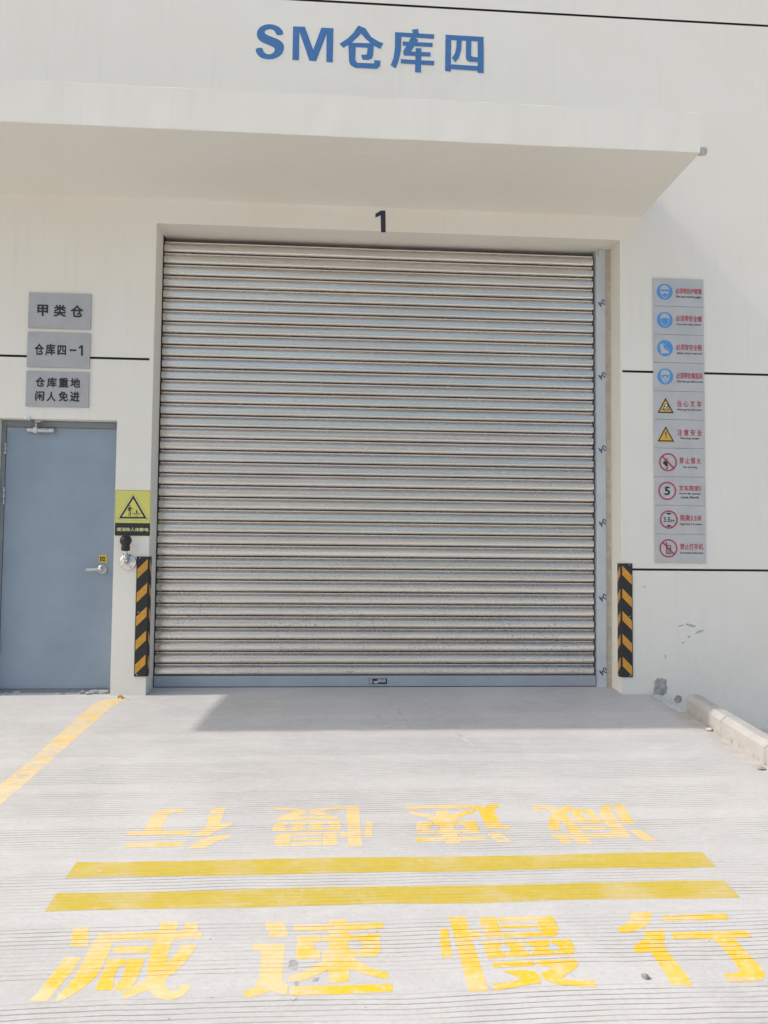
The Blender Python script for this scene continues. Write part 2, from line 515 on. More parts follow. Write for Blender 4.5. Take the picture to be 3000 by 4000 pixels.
GL={'jian': {'c': [-0.677,-3.209],'f': [1.249,-2.238],'p': [[(-0.2377,0.1928),(-0.1842,0.1907),(-0.1622,0.1284),(-0.151,0.0755),(-0.2091,0.0778),(-0.2263,0.1458)],[(-0.2076,0.0192),(-0.1525,0.0156),(-0.1543,-0.0402),(-0.1622,-0.0873),(-0.184,-0.2033),(-0.2422,-0.2008),(-0.2297,-0.1654),(-0.2204,-0.1034),(-0.2118,-0.0347)],[(-0.1361,0.1534),(0.0027,0.153),(0.0015,0.1073),(-0.0692,0.1029),(-0.0661,0.0122),(-0.0669,-0.0535),(-0.0754,-0.1033),(-0.1009,-0.1562),(-0.1302,-0.1926),(-0.16,-0.2084),(-0.1618,-0.177),(-0.1436,-0.1307),(-0.1406,-0.0819),(-0.1376,-0.0181),(-0.1411,0.0703),(-0.1343,0.1163)],[(0.0049,0.153),(0.0706,0.1526),(0.0646,0.2144),(0.132,0.2142),(0.1339,0.1524),(0.161,0.1515),(0.1572,0.2054),(0.2054,0.2035),(0.2117,0.1471),(0.2306,0.1464),(0.2303,0.1071),(0.1353,0.1078),(0.1333,0.0663),(0.1351,0.0244),(0.141,-0.0282),(0.1507,-0.0068),(0.1637,0.0301),(0.1719,0.0732),(0.223,0.0713),(0.2152,0.0212),(0.1999,-0.0286),(0.1778,-0.0795),(0.1551,-0.1067),(0.158,-0.1343),(0.1727,-0.1631),(0.1894,-0.1732),(0.2065,-0.1633),(0.2099,-0.1414),(0.2422,-0.144),(0.2387,-0.1705),(0.2278,-0.1934),(0.2085,-0.2111),(0.1829,-0.2145),(0.1586,-0.2067),(0.1365,-0.1926),(0.1169,-0.1654),(0.1092,-0.1652),(0.0878,-0.1789),(0.0586,-0.1978),(0.0424,-0.2073),(0.0394,-0.1681),(0.057,-0.1482),(0.088,-0.1175),(0.0942,-0.0979),(0.0812,-0.0402),(0.0735,0.0269),(0.0695,0.0938),(0.0785,0.1101),(0.0079,0.1071)],[(-0.0522,0.0722),(0.0614,0.0692),(0.0622,0.0307),(-0.0513,0.032)],[(-0.0582,0.0017),(0.0026,-0.0007),(0.0046,-0.0383),(-0.0131,-0.0396),(-0.0137,-0.0873),(-0.01,-0.1212),(-0.0016,-0.1235),(-0.0027,-0.1604),(-0.0547,-0.1583),(-0.0557,-0.104),(-0.0558,-0.0507)],[(0.0059,-0.0009),(0.0619,-0.0017),(0.063,-0.0556),(0.0617,-0.1212),(0.0539,-0.1509),(0.0378,-0.1622),(0.0069,-0.1608),(0.0037,-0.1219),(0.0166,-0.1193),(0.0141,-0.0884),(0.0124,-0.0406),(0.0074,-0.0372)]]},'su': {'c': [-0.028,-3.212],'f': [0.614,-2.218],'p': [[(-0.2071,0.2017),(-0.1385,0.2011),(-0.1242,0.161),(-0.1114,0.1077),(-0.1798,0.1085),(-0.1938,0.1604)],[(-0.2345,0.0712),(-0.1222,0.068),(-0.1208,0.0173),(-0.1201,-0.076),(-0.1182,-0.1312),(-0.1085,-0.1476),(-0.097,-0.1561),(-0.1017,-0.201),(-0.1155,-0.1968),(-0.1506,-0.1799),(-0.1732,-0.1918),(-0.2085,-0.2081),(-0.2317,-0.2096),(-0.2336,-0.179),(-0.2069,-0.1593),(-0.1958,-0.1333),(-0.1953,-0.0841),(-0.1969,0.0084),(-0.1968,0.0265),(-0.2319,0.0291)],[(-0.0905,-0.1616),(0.0782,-0.1634),(0.2345,-0.162),(0.2322,-0.2013),(0.0438,-0.2061),(-0.0897,-0.2055)],[(0.0291,0.2079),(0.0947,0.2096),(0.0962,0.1797),(0.2269,0.1836),(0.2272,0.1453),(0.0974,0.1356),(0.097,0.1145),(0.1181,0.1136),(0.1183,0.0748),(0.0982,0.0737),(0.0983,0.0237),(0.1195,0.0229),(0.1193,-0.0253),(0.1341,-0.0435),(0.1689,-0.0766),(0.2261,-0.1071),(0.2251,-0.1374),(0.2014,-0.1337),(0.16,-0.1155),(0.1253,-0.0946),(0.0989,-0.0794),(0.0958,-0.1455),(0.0315,-0.1492),(0.0314,-0.0823),(0.0082,-0.0981),(-0.0264,-0.1214),(-0.0607,-0.1363),(-0.0969,-0.1401),(-0.0979,-0.1103),(-0.0625,-0.0952),(-0.028,-0.0685),(0.0072,-0.0354),(0.0092,0.0212),(0.0303,0.0222),(0.0312,0.07),(0.0085,0.0728),(0.0079,0.1095),(0.0301,0.1106),(0.0292,0.1383),(-0.0967,0.1399),(-0.0982,0.1824),(0.0293,0.1802)],[(-0.0822,0.1098),(0.001,0.1098),(0.0017,0.0712),(-0.0216,0.069),(-0.0191,0.0285),(0.0007,0.0246),(0.0015,-0.0234),(-0.0802,-0.0231),(-0.0812,0.034)],[(0.1258,0.1133),(0.2107,0.1126),(0.2099,0.0347),(0.2061,0.0041),(0.1863,-0.0191),(0.1258,-0.0166),(0.1259,0.0226),(0.1476,0.0248),(0.1485,0.0685),(0.1235,0.0727)]]},'man': {'c': [0.627,-3.212],'f': [-0.036,-2.223],'p': [[(-0.229,0.1322),(-0.1943,0.1329),(-0.2052,-0.0315),(-0.2399,-0.0331)],[(-0.1808,0.2121),(-0.1175,0.2118),(-0.12,0.1199),(-0.0808,0.1184),(-0.0841,0.0691),(-0.1198,0.0706),(-0.1184,0.026),(-0.1167,-0.0646),(-0.1172,-0.2121),(-0.1793,-0.2105),(-0.179,-0.0852),(-0.1796,0.0473)],[(-0.0679,0.2006),(-0.0054,0.2018),(-0.0053,0.1425),(-0.0096,0.0727),(-0.0677,0.0698),(-0.0692,0.1416)],[(0.0027,0.1979),(0.1365,0.2021),(0.1338,0.1717),(-0.0006,0.1678)],[(0.0002,0.1491),(0.1342,0.1474),(0.1315,0.1269),(-0.0027,0.1267)],[(-0.002,0.0999),(0.1357,0.1012),(0.1332,0.0749),(-0.0049,0.0725)],[(0.1412,0.1998),(0.2039,0.2009),(0.21,0.1723),(0.2088,0.1205),(0.1941,0.0843),(0.1747,0.0719),(0.1359,0.0734),(0.1404,0.1334)],[(-0.0864,0.0532),(-0.0172,0.0523),(-0.0212,0.0253),(-0.0314,0.0225),(-0.0343,-0.0083),(-0.0188,-0.015),(-0.0201,-0.042),(-0.087,-0.0453),(-0.0861,0.0061)],[(-0.0126,0.0522),(0.0663,0.0535),(0.0649,0.025),(0.0519,0.0192),(0.0514,-0.0056),(0.0652,-0.0111),(0.0631,-0.0412),(-0.0138,-0.0423),(-0.0118,-0.0122),(0.0012,-0.0097),(0.0046,0.0211),(-0.0111,0.028)],[(0.0713,0.0501),(0.1522,0.0546),(0.1504,0.0278),(0.1387,0.0207),(0.1369,-0.006),(0.1526,-0.0109),(0.1488,-0.0369),(0.071,-0.0398),(0.0724,-0.0126),(0.0868,-0.0082),(0.0895,0.0164),(0.0741,0.0233)],[(0.1599,0.0543),(0.2305,0.0554),(0.2305,0.0183),(0.2254,-0.0157),(0.2037,-0.0361),(0.1562,-0.0372),(0.1608,-0.0088),(0.1755,-0.0044),(0.1775,0.0217),(0.158,0.0275)],[(-0.0773,-0.0663),(0.068,-0.0652),(0.0649,-0.0906),(-0.0737,-0.0964)],[(0.078,-0.0626),(0.213,-0.0604),(0.2147,-0.0898),(0.1946,-0.112),(0.1562,-0.1414),(0.1347,-0.1587),(0.1593,-0.1663),(0.2399,-0.1724),(0.2368,-0.2071),(0.187,-0.2024),(0.1265,-0.1919),(0.0835,-0.1685),(0.0753,-0.1463),(0.0766,-0.1286),(0.0974,-0.1193),(0.1158,-0.1059),(0.1154,-0.0944),(0.0718,-0.0927)],[(-0.0519,-0.1132),(0.0268,-0.1108),(0.0534,-0.1203),(0.0679,-0.1405),(0.0629,-0.1785),(0.0146,-0.1872),(-0.0962,-0.2114),(-0.096,-0.1772),(-0.0299,-0.1665),(0.0044,-0.1571),(-0.0187,-0.1341)]]},'xing': {'c': [1.286,-3.211],'f': [-0.685,-2.222],'p': [[(-0.1446,0.2093),(-0.0653,0.2109),(-0.086,0.1637),(-0.115,0.1277),(-0.1556,0.099),(-0.2011,0.0829),(-0.2331,0.0824),(-0.2324,0.117),(-0.1954,0.1338),(-0.1662,0.1668)],[(-0.1369,0.0923),(-0.0602,0.0965),(-0.0804,0.0547),(-0.1072,0.0101),(-0.1103,-0.0395),(-0.1051,-0.0875),(-0.1037,-0.1488),(-0.1058,-0.2109),(-0.1738,-0.2099),(-0.1721,-0.1559),(-0.1706,-0.0849),(-0.1715,-0.0316),(-0.2004,-0.0358),(-0.2238,-0.0392),(-0.2263,-0.003),(-0.195,0.0192),(-0.163,0.0464)],[(-0.036,0.1885),(0.213,0.1918),(0.21,0.1523),(-0.0409,0.1482)],[(-0.0515,0.08),(0.2329,0.079),(0.2331,0.0377),(0.1666,0.0363),(0.1643,-0.0259),(0.1668,-0.0828),(0.1678,-0.1399),(0.1605,-0.1697),(0.137,-0.1932),(0.1139,-0.1995),(0.0221,-0.202),(0.0231,-0.16),(0.0683,-0.1584),(0.0848,-0.1491),(0.0927,-0.1008),(0.0923,-0.0313),(0.0875,0.0336),(-0.0548,0.0375)]]}}
LET=[[(-0.4422,5.1443),(-0.4497,5.18),(-0.4815,5.2107),(-0.5338,5.227),(-0.5915,5.2202),(-0.6372,5.19),(-0.6537,5.1447),(-0.6449,5.1032),(-0.6122,5.0751),(-0.5541,5.0542),(-0.5134,5.0384),(-0.5073,5.0148),(-0.5242,4.9899),(-0.5586,4.9785),(-0.5876,4.9889),(-0.6019,5.0157),(-0.6057,5.0335),(-0.6597,5.0246),(-0.6545,4.989),(-0.6274,4.9545),(-0.581,4.939),(-0.5292,4.9418),(-0.4775,4.9625),(-0.4434,5.0002),(-0.4348,5.0427),(-0.4446,5.0781),(-0.4798,5.1062),(-0.5438,5.1268),(-0.5845,5.1425),(-0.5928,5.1601),(-0.5792,5.1764),(-0.5447,5.1867),(-0.5157,5.1763),(-0.5002,5.1496),(-0.4977,5.1377)],[(-0.3691,5.2169),(-0.2762,5.2197),(-0.2084,5.0368),(-0.1469,5.2196),(-0.0511,5.2201),(-0.0534,4.9404),(-0.1047,4.9425),(-0.1054,5.1688),(-0.1839,4.9455),(-0.2374,4.9451),(-0.3185,5.1752),(-0.3186,4.9445),(-0.3708,4.9441)],[(0.1441,5.2528),(0.2007,5.2341),(0.1429,5.1583),(0.0849,5.1008),(0.0268,5.0638),(-0.0028,5.096),(0.061,5.1417),(0.1073,5.1926)],[(0.1656,5.2261),(0.2007,5.2341),(0.2485,5.1641),(0.3077,5.131),(0.3455,5.1185),(0.32,5.0711),(0.261,5.0982),(0.2017,5.1494),(0.16,5.1955)],[(0.0672,5.1083),(0.2702,5.1144),(0.2653,5.0198),(0.2562,4.9892),(0.227,4.9755),(0.1801,4.9755),(0.1703,5.0148),(0.2148,5.0208),(0.2201,5.0742),(0.1262,5.0752),(0.1239,4.9701),(0.1394,4.9492),(0.2742,4.9503),(0.274,4.978),(0.3245,4.9746),(0.3214,4.9322),(0.2982,4.9069),(0.1223,4.9062),(0.087,4.926),(0.0749,4.9555)],[(0.57,5.2424),(0.6197,5.2513),(0.6284,5.2092),(0.581,5.2066)],[(0.4366,5.2144),(0.7507,5.2134),(0.7485,5.1756),(0.4865,5.1795)],[(0.4366,5.2144),(0.4886,5.2136),(0.4851,5.0679),(0.4682,4.9822),(0.4452,4.9181),(0.4037,4.9401),(0.4267,5.0042),(0.4377,5.0895)],[(0.4987,5.1413),(0.7393,5.1422),(0.7371,5.1081),(0.499,5.1074)],[(0.5728,5.194),(0.624,5.1603),(0.5656,5.0624),(0.722,5.0635),(0.7222,5.0295),(0.5091,5.0267),(0.5029,5.0591)],[(0.4858,4.9952),(0.7521,4.9947),(0.75,4.9582),(0.4837,4.9612)],[(0.6032,5.0924),(0.6482,5.0924),(0.6462,4.8946),(0.5988,4.8946)],[(0.8399,5.2147),(1.1483,5.2133),(1.1461,5.174),(0.8425,5.1746)],[(0.8402,5.1757),(0.8866,5.1758),(0.8845,4.9154),(0.8393,4.9167)],[(1.1005,5.174),(1.1485,5.1742),(1.1494,4.9156),(1.1016,4.9156)],[(0.8866,4.9738),(1.1014,4.9704),(1.1015,4.9326),(0.8868,4.9361)],[(0.9296,5.1769),(0.9713,5.1768),(0.967,5.0936),(0.9482,5.0317),(0.9186,4.9913),(0.8946,5.0265),(0.9182,5.0667),(0.9287,5.1159)],[(1.0072,5.175),(1.049,5.1749),(1.0472,5.0552),(1.0616,5.0438),(1.1011,5.0422),(1.1012,5.0032),(1.0319,5.0045),(1.0103,5.0167),(1.0055,5.0348)]]
ONE=[(0.2952,3.736),(0.3376,3.7653),(0.3745,3.7668),(0.3782,3.5921),(0.3413,3.5907),(0.337,3.7267),(0.2965,3.7064)]
PLQ=[('甲',-2.2566,-2.1758,2.8447,2.9341),('类',-2.1343,-2.0432,2.8445,2.9378),('仓',-2.0096,-1.9163,2.8441,2.9375),('仓',-2.2677,-2.1991,2.5488,2.6362),('库',-2.1877,-2.115,2.5468,2.6363),('四',-2.0993,-2.0349,2.551,2.6262),('-',-2.0093,-1.9595,2.5842,2.5974),('1',-1.9427,-1.9103,2.5501,2.6305),('仓',-2.2541,-2.184,2.3069,2.3817),('库',-2.1702,-2.096,2.3027,2.3796),('重',-2.0834,-2.01,2.3048,2.3796),('地',-1.998,-1.9237,2.3047,2.3796),('闲',-2.2528,-2.1848,2.1995,2.2743),('人',-2.1682,-2.1009,2.1972,2.2721),('免',-2.0804,-2.011,2.1992,2.2762),('进',-1.9979,-1.9248,2.1991,2.276)]
TRI={'plate': [(-1.6462,1.5379),(-1.3793,1.5376),(-1.3784,1.1906),(-1.6415,1.192)],'div': [(-1.643,1.2889),(-1.3808,1.2899)],'outer': [(-1.5126,1.503),(-1.4011,1.3226),(-1.4122,1.313),(-1.6128,1.3137),(-1.6213,1.3252)],'tri': [(-1.5124,1.4956),(-1.4111,1.3246),(-1.6121,1.3242)],'triin': [(-1.5121,1.4809),(-1.423,1.3318),(-1.5999,1.3307)],'man': [[(-1.5443,1.408),(-1.5289,1.4092),(-1.5088,1.3885),(-1.5108,1.3863),(-1.5286,1.3998),(-1.5272,1.341),(-1.533,1.3409),(-1.5347,1.3787),(-1.5388,1.3786),(-1.5385,1.3409),(-1.543,1.3408),(-1.5415,1.3807),(-1.5421,1.4027),(-1.545,1.3786),(-1.5491,1.3785),(-1.5483,1.4037)],[(-1.4892,1.3877),(-1.4804,1.3878),(-1.4804,1.3647),(-1.4475,1.364),(-1.4484,1.3598),(-1.5225,1.3604),(-1.5216,1.3637),(-1.4891,1.3646)],[(-1.5079,1.3528),(-1.4606,1.3534),(-1.4636,1.3502),(-1.5068,1.3501)],[(-1.4964,1.3435),(-1.4738,1.3438),(-1.4747,1.3406),(-1.4959,1.3408)]],'head': [(-1.5373,1.4175),(-1.5322,1.4176)],'txt': [(-1.6298,1.2539),(-1.3937,1.2261)]}
HW={'sticker': [(-1.7841,1.044),(-1.7251,0.9875)],'stxt': [(-1.7798,1.0355),(-1.7337,0.9967)],'rose': [(-1.7572,0.9368)],'lever': [(-1.8501,0.9348)],'disc': [(-1.5398,0.9935)],'ball': [(-1.5391,1.151)],'collar': [(-1.5727,1.1258),(-1.5048,1.0849)],'stem': [(-1.5439,1.0829),(-1.5387,1.0033)],'closer': [(-2.3363,2.0088),(-2.1346,1.9703)],'arm': [(-2.2594,2.0184),(-2.2602,2.0424),(-2.2235,2.0516),(-2.3011,2.0882)],'sq': [(-2.4969,2.026),(-2.4584,1.9812)],'hinge': [[(-2.5052,1.8964),(-2.5023,1.8042)],[(-2.5078,1.5581),(-2.5035,1.4206)]],'patch1': [(2.514,0.0972),(2.538,0.1229),(2.5826,0.1257),(2.6152,0.1113),(2.612,0.0769),(2.6207,0.0482),(2.6114,0.008),(2.5786,-0.0119),(2.5549,-0.0033),(2.5606,-0.0434),(2.5309,-0.0319),(2.5015,-0.006),(2.5106,0.0312)],'patch2': [(2.6796,-0.0208),(2.6976,-0.0065),(2.7214,-0.0095),(2.7362,-0.0267),(2.733,-0.0554),(2.709,-0.0697),(2.6823,-0.0667),(2.6723,-0.0438)],'trail': [(2.47,-0.032),(2.541,-0.033),(2.516,-0.273),(2.543,-0.349),(2.531,-0.423),(2.525,-0.494),(2.493,-0.494),(2.482,-0.348),(2.485,-0.175)],'scuffs': [[(2.7804,0.5511),(2.8203,0.5416),(2.8552,0.532),(2.8401,0.5175),(2.8002,0.527),(2.7704,0.5414)],[(2.8446,0.4644),(2.8699,0.4934),(2.91,0.4983),(2.928,0.4936),(2.8998,0.4819),(2.8697,0.4722)],[(2.7104,0.5316),(2.7504,0.5413),(2.7653,0.5356),(2.7203,0.5219)],[(2.7795,0.4449),(2.8096,0.4547),(2.8145,0.447),(2.7894,0.4353)],[(2.6012,0.3052),(2.6111,0.3071),(2.6129,0.2793),(2.6039,0.2754)],[(2.7342,0.3967),(2.7643,0.4112),(2.7692,0.4045),(2.7391,0.3871)],[(2.424,0.8372),(2.4518,0.8393),(2.4557,0.8297),(2.4289,0.8314)]],'stones': [(1.0385,-3.3806),(2.4733,-1.5764),(2.5096,-0.8895),(-1.5556,-0.0747)],'stain': [[(-0.133,-3.2398),(-0.1133,-3.2365),(-0.0962,-3.2558),(-0.1061,-3.2727),(-0.1017,-3.2898),(-0.1193,-3.2919),(-0.1344,-3.2772),(-0.1281,-3.2632)],[(-0.1091,-3.3527),(-0.0953,-3.3506),(-0.0933,-3.3719),(-0.1028,-3.3741)],[(-0.0472,-3.3364),(-0.0298,-3.3316),(-0.0312,-3.3479),(-0.0501,-3.3551)],[(-0.0984,-3.4284),(-0.0918,-3.4261),(-0.101,-3.4432),(-0.1092,-3.4454)]],'track': [[(0.4329,-0.235),(0.472,-0.3795),(0.5219,-0.7955)],[(0.5501,-0.072),(0.6795,-0.3823),(0.7985,-0.8004),(0.8723,-1.1597)],[(0.3089,-0.4871),(0.3841,-0.7931)]],'yl': [(-1.7076,-0.2442),(-1.6729,-0.1159),(-1.5112,-0.0693),(-1.5535,-0.3584),(-1.5939,-1.3072),(-1.6027,-1.7126),(-1.6226,-1.9434),(-1.7281,-1.6938),(-1.7104,-1.3414),(-1.71,-0.9426),(-1.7065,-0.5671)],'rub': [(-1.8557,0.0163),(-1.7963,0.0299),(-1.7361,0.0188),(-1.7088,0.0159),(-2.4171,0.0177),(-2.3043,0.0175)]}

SL = .0829                                   # fall of the ramp, metres per metre
def ground(x, y, h=0.0): return (x, y, SL*y + h)
XL, XR, DEP, TOP = -1.388, 2.2566, .2167, 3.6

# ------------------------------------------------------------------ the ground
def on_ramp(h): return lambda u, v: ground(u, v, h)
mb = MB()
edge = [(2.445, 0.0), (2.47, -.18), (2.50, -.38), (2.535, -.50), (2.535, -7.2)]
NX, NY = 30, 40
pts = [(-14, .36), (2.34, .36), (2.34, 0.0)] + edge + [(-14, -7.2)]
mb.poly(pts, on_ramp(0), M_concrete)
for a, b in zip([(2.34, 0.0)] + edge, edge):
    mb.face([ground(*a), ground(*b), (b[0]+.02, b[1], -.75), (a[0]+.02, a[1], -.75)], M_mortarpale)
ramp = tag(mb.build("ramp"), "pale grooved concrete ramp rising to the roller shutter", "ramp", kind='structure')

mb = MB()
zf = lambda y: -.27 + .045*y
mb.face([(2.3, .02, zf(.02)), (60, .02, zf(.02)), (60, -7.2, zf(-7.2)), (2.3, -7.2, zf(-7.2))], M_yard)
zz = zf(-7.2)
mb.face([(-14, -7.2, SL*-7.2), (2.535, -7.2, SL*-7.2), (2.535, -7.6, zz), (-14, -7.6, zz)], M_concrete)
mb.face([(2.535, -7.2, zz), (60, -7.2, zz), (60, -7.6, zz), (2.535, -7.6, zz)], M_yard)
mb.face([(-600, -7.6, zz), (600, -7.6, zz), (600, -900, zz), (-600, -900, zz)], M_yard)
mb.face([(60, -7.6, zz-.004), (600, -7.6, zz-.004), (600, 600, zz-.004), (60, 600, zz-.004)], M_yard)
mb.face([(-600, -7.6, zz-.004), (-14, -7.6, zz-.004), (-14, 600, zz-.004), (-600, 600, zz-.004)], M_yard)
mb.face([(-14, 20, zz-.004), (60, 20, zz-.004), (60, 600, zz-.004), (-14, 600, zz-.004)], M_yard)
tag(mb.build("yard_ground"), "grey concrete yard below the ramp", "ground", kind='structure')

# paint on the ramp
def marking(name, polys, m, label, group, h0=.0004):
    mb = MB()
    for k, p in enumerate(polys):
        mb.poly(p, on_ramp(h0 + k*.00002), m)
    c = polys[0][0]
    return tag(mb.build(name, loc=ground(c[0], c[1], h0)), label, "ground marking", group, kind='thing')
def rough_rect(x0, x1, y0, y1):
    n = 26; P = []
    for k in range(n+1): P.append((x0+(x1-x0)*k/n, y0+random.uniform(-.0025, .0025)+.004*math.sin(k*.7)))
    for k in range(n+1): P.append((x1-(x1-x0)*k/n, y1+random.uniform(-.0025, .0025)+.004*math.sin(k*.5)))
    return P
marking("painted_stripe", [rough_rect(-1.06, 1.645, -2.668, -2.540)], M_stripe, "solid yellow stripe across the ramp, the one nearer the shutter", "yellow stripes across the ramp")
marking("painted_stripe", [rough_rect(-1.054, 1.618, -2.909, -2.781)], M_stripe, "solid yellow stripe across the ramp, just behind the upright characters", "yellow stripes across the ramp")
marking("painted_line", [HW['yl']], M_edge, "faded yellow line running down the ramp from the pillar by the steel door", None)
CH = {'jian': "减", 'su': "速", 'man': "慢", 'xing': "行"}
for k in ('jian', 'su', 'man', 'xing'):
    d = GL[k]
    near = [[(x+d['c'][0], y+d['c'][1]) for x, y in p] for p in d['p']]
    far = [[(d['f'][0]-x, d['f'][1]-y) for x, y in p] for p in d['p']]
    marking("painted_character", near, M_char, "yellow stencilled character " + CH[k] + " in the upright row below both stripes", "yellow stencilled characters on the ramp")
    marking("painted_character", far, M_char, "yellow stencilled character " + CH[k] + " in the upside-down row beyond both stripes", "yellow stencilled characters on the ramp")
mb = MB()
for k, p in enumerate(HW['stain']): mb.poly(p, on_ramp(.0009+k*.00003), M_stain)
mb.build("cement_stain", ramp)
mb = MB()
for k, p in enumerate(HW['track']):
    wd = .016
    L = [(x-wd, y) for x, y in p] + [(x+wd, y) for x, y in reversed(p)]
    mb.poly(L, on_ramp(.0003+k*.00003), M_track)
mb.build("tyre_mark", ramp)
mb = MB()
P = HW['trail']
mb.poly(P, on_ramp(.006), M_mortarpale, thick=(0, 0, -.05))
mb.build("mortar_spill", ramp)

# kerb stones
KX = 2.535
def kerb_profile():
    return [(0, -.06), (0, .098), (.004, .106), (.03, .128), (.038, .131), (.096, .131), (.104, .128), (.128, .108), (.131, .10), (.131, -.06)]
def kerb(y0, y1, label):
    mb = MB()
    pr = kerb_profile(); n = len(pr)
    ys = [(y0, .010), (y0-.010, 0.0), (y1+.010, 0.0), (y1, .010)]
    rings = []
    for yy, ins in ys:
        rings.append([mb.bm.verts.new((KX + min(max(u, ins), .131-ins), yy, SL*yy + min(v, .131-ins))) for u, v in pr])
    i = mb.mi(M_kerb)
    for A, B in zip(rings, rings[1:]):
        for k in range(n):
            f = mb.bm.faces.new((A[k], A[(k+1) % n], B[(k+1) % n], B[k])); f.material_index = i
    for r in (rings[0], rings[-1]): mb.bm.faces.new(r).material_index = i
    return tag(mb.build("kerb_stone", loc=(KX+.06, (y0+y1)/2, SL*(y0+y1)/2)), label, "kerb stone", "kerb stones along the ramp edge", 'thing')
kl = ["pale kerb stone at the wall end of the kerb, half in the canopy's shade",
      "pale sunlit kerb stone with dark mould along its foot, second from the wall",
      "pale kerb stone cut off by the frame edge, third from the wall"]
for k in range(3):
    y0 = -.485 - .512*k
    kerb(y0-.003, y0-.509, kl[k])

# ------------------------------------------------------------------ the warehouse
ware = empty("warehouse", (0.4, 0, 0), "cream rendered warehouse front with a deep canopy and blue lettering", "warehouse")
DX0, DX1, DZ = -2.535, -1.6484, 2.066
xs = sorted([-9, DX0, DX1, -1.418, XL, XR, 2.272, 2.345, 9.0])
zs = sorted([-.9, .961, .9785, DZ, 2.531, 2.549, TOP, 5.4285, 5.447, 8.2])
def depth(x, z):
    if XL < x < XR and z < TOP: return .40
    if DX0 < x < DX1 and z < DZ: return .112
    if 2.531 < z < 2.549 and (x < -1.418 or x > 2.272): return .010
    if .961 < z < .9785 and x > 2.345: return .010
    if 5.4285 < z < 5.447: return .010
    return 0.0
mb = MB()
mc = lambda d: M_joint if .005 < d < .05 else (M_dark if d > .2 else M_wall)
cell = {}
for i in range(len(xs)-1):
    for j in range(len(zs)-1):
        x0, x1, z0, z1 = xs[i], xs[i+1], zs[j], zs[j+1]
        d = depth((x0+x1)/2, (z0+z1)/2); cell[i, j] = d
        mb.face([(x0, d, z0), (x1, d, z0), (x1, d, z1), (x0, d, z1)], mc(d))
for (i, j), d in cell.items():
    for di, dj in ((1, 0), (0, 1)):
        e = cell.get((i+di, j+dj))
        if e is None or e == d: continue
        m = M_joint if max(d, e) < .05 else M_wall
        if di:
            x = xs[i+1]; mb.face([(x, d, zs[j]), (x, e, zs[j]), (x, e, zs[j+1]), (x, d, zs[j+1])], m)
        else:
            z = zs[j+1]; mb.face([(xs[i], d, z), (xs[i+1], d, z), (xs[i+1], e, z), (xs[i], e, z)], m)
# returns, back and roof so that the building is a closed body
mb.face([(-9, 0, -.9), (-9, 0, 8.2), (-9, 14, 8.2), (-9, 14, -.9)], M_wall)
mb.face([(9, 0, -.9), (9, 14, -.9), (9, 14, 8.2), (9, 0, 8.2)], M_wall)
mb.face([(-9, 0, 8.2), (9, 0, 8.2), (9, 14, 8.2), (-9, 14, 8.2)], M_wall)
mb.face([(-9, 14, -.9), (-9, 14, 8.2), (9, 14, 8.2), (9, 14, -.9)], M_wall)
wall = mb.build("wall", ware, recalc=False)

# canopy slab: slightly uneven lower front edge, unseen far end skewed to place its shadow
mb = MB()
n = 48
xa, xb = -4.56, 2.4229
zc0, zc1, pc = 3.790, 4.066, 1.018
rows = []
for k in range(n+1):
    t = k/n
    xf = xa + (xb-xa)*t; xk = -4.38 + (xb+4.38)*t
    j = lambda a: random.uniform(-a, a)
    rows.append([(xk, .0, zc0), (xf, -pc+.004, zc0+j(.0012)), (xf, -pc+j(.0015), zc0+.004+j(.0015)), (xf, -pc+j(.001), zc1-.0022+j(.0015)), (xf, -pc+.002, zc1-.0012+j(.0015)), (xk, .0, zc1+.02)])
R_ = [[mb.bm.verts.new(p) for p in r] for r in rows]
i = mb.mi(M_wall)
for A, B in zip(R_, R_[1:]):
    for k in range(5):
        f = mb.bm.faces.new((A[k], B[k], B[k+1], A[k+1])); f.material_index = i
for r in (R_[0], R_[-1]): mb.bm.faces.new(r).material_index = i
ti = mb.mi(M_canopytop)
for A, B in zip(R_, R_[1:]):
    f = mb.bm.faces.get((A[4], B[4], B[5], A[5])); f.material_index = ti
canopy = mb.build("canopy", ware)
canopy['label'] = "deep flat canopy slab over the shutter"
mb = MB()
mb.lathe([(.014, 0), (.026, .0), (.026, .07), (.023, .075), (.015, .075), (.015, .04)], (2.405, -.98, 3.816), (1, 0, .06), M_scuff)
mb.build("drain_spout", canopy)

on_wall = lambda d: (lambda u, v: (u, -d, v))
mb = MB()
def rounded(P, n=2):
    for _ in range(n):
        P = [q for a, b in zip(P, P[1:]+P[:1]) for q in ((.75*a[0]+.25*b[0], .75*a[1]+.25*b[1]), (.25*a[0]+.75*b[0], .25*a[1]+.75*b[1]))]
    return P
for k, p in enumerate(LET): mb.poly(rounded(p) if k == 0 else p, on_wall(.0012+k*.0002), M_blue)
o = mb.build("name_lettering", ware); o['label'] = "blue painted SM仓库四 lettering above the canopy"
mb = MB()
mb.poly(ONE, on_wall(.0015), M_navy)
o = mb.build("bay_number", ware); o['label'] = "dark navy painted number 1 over the shutter"

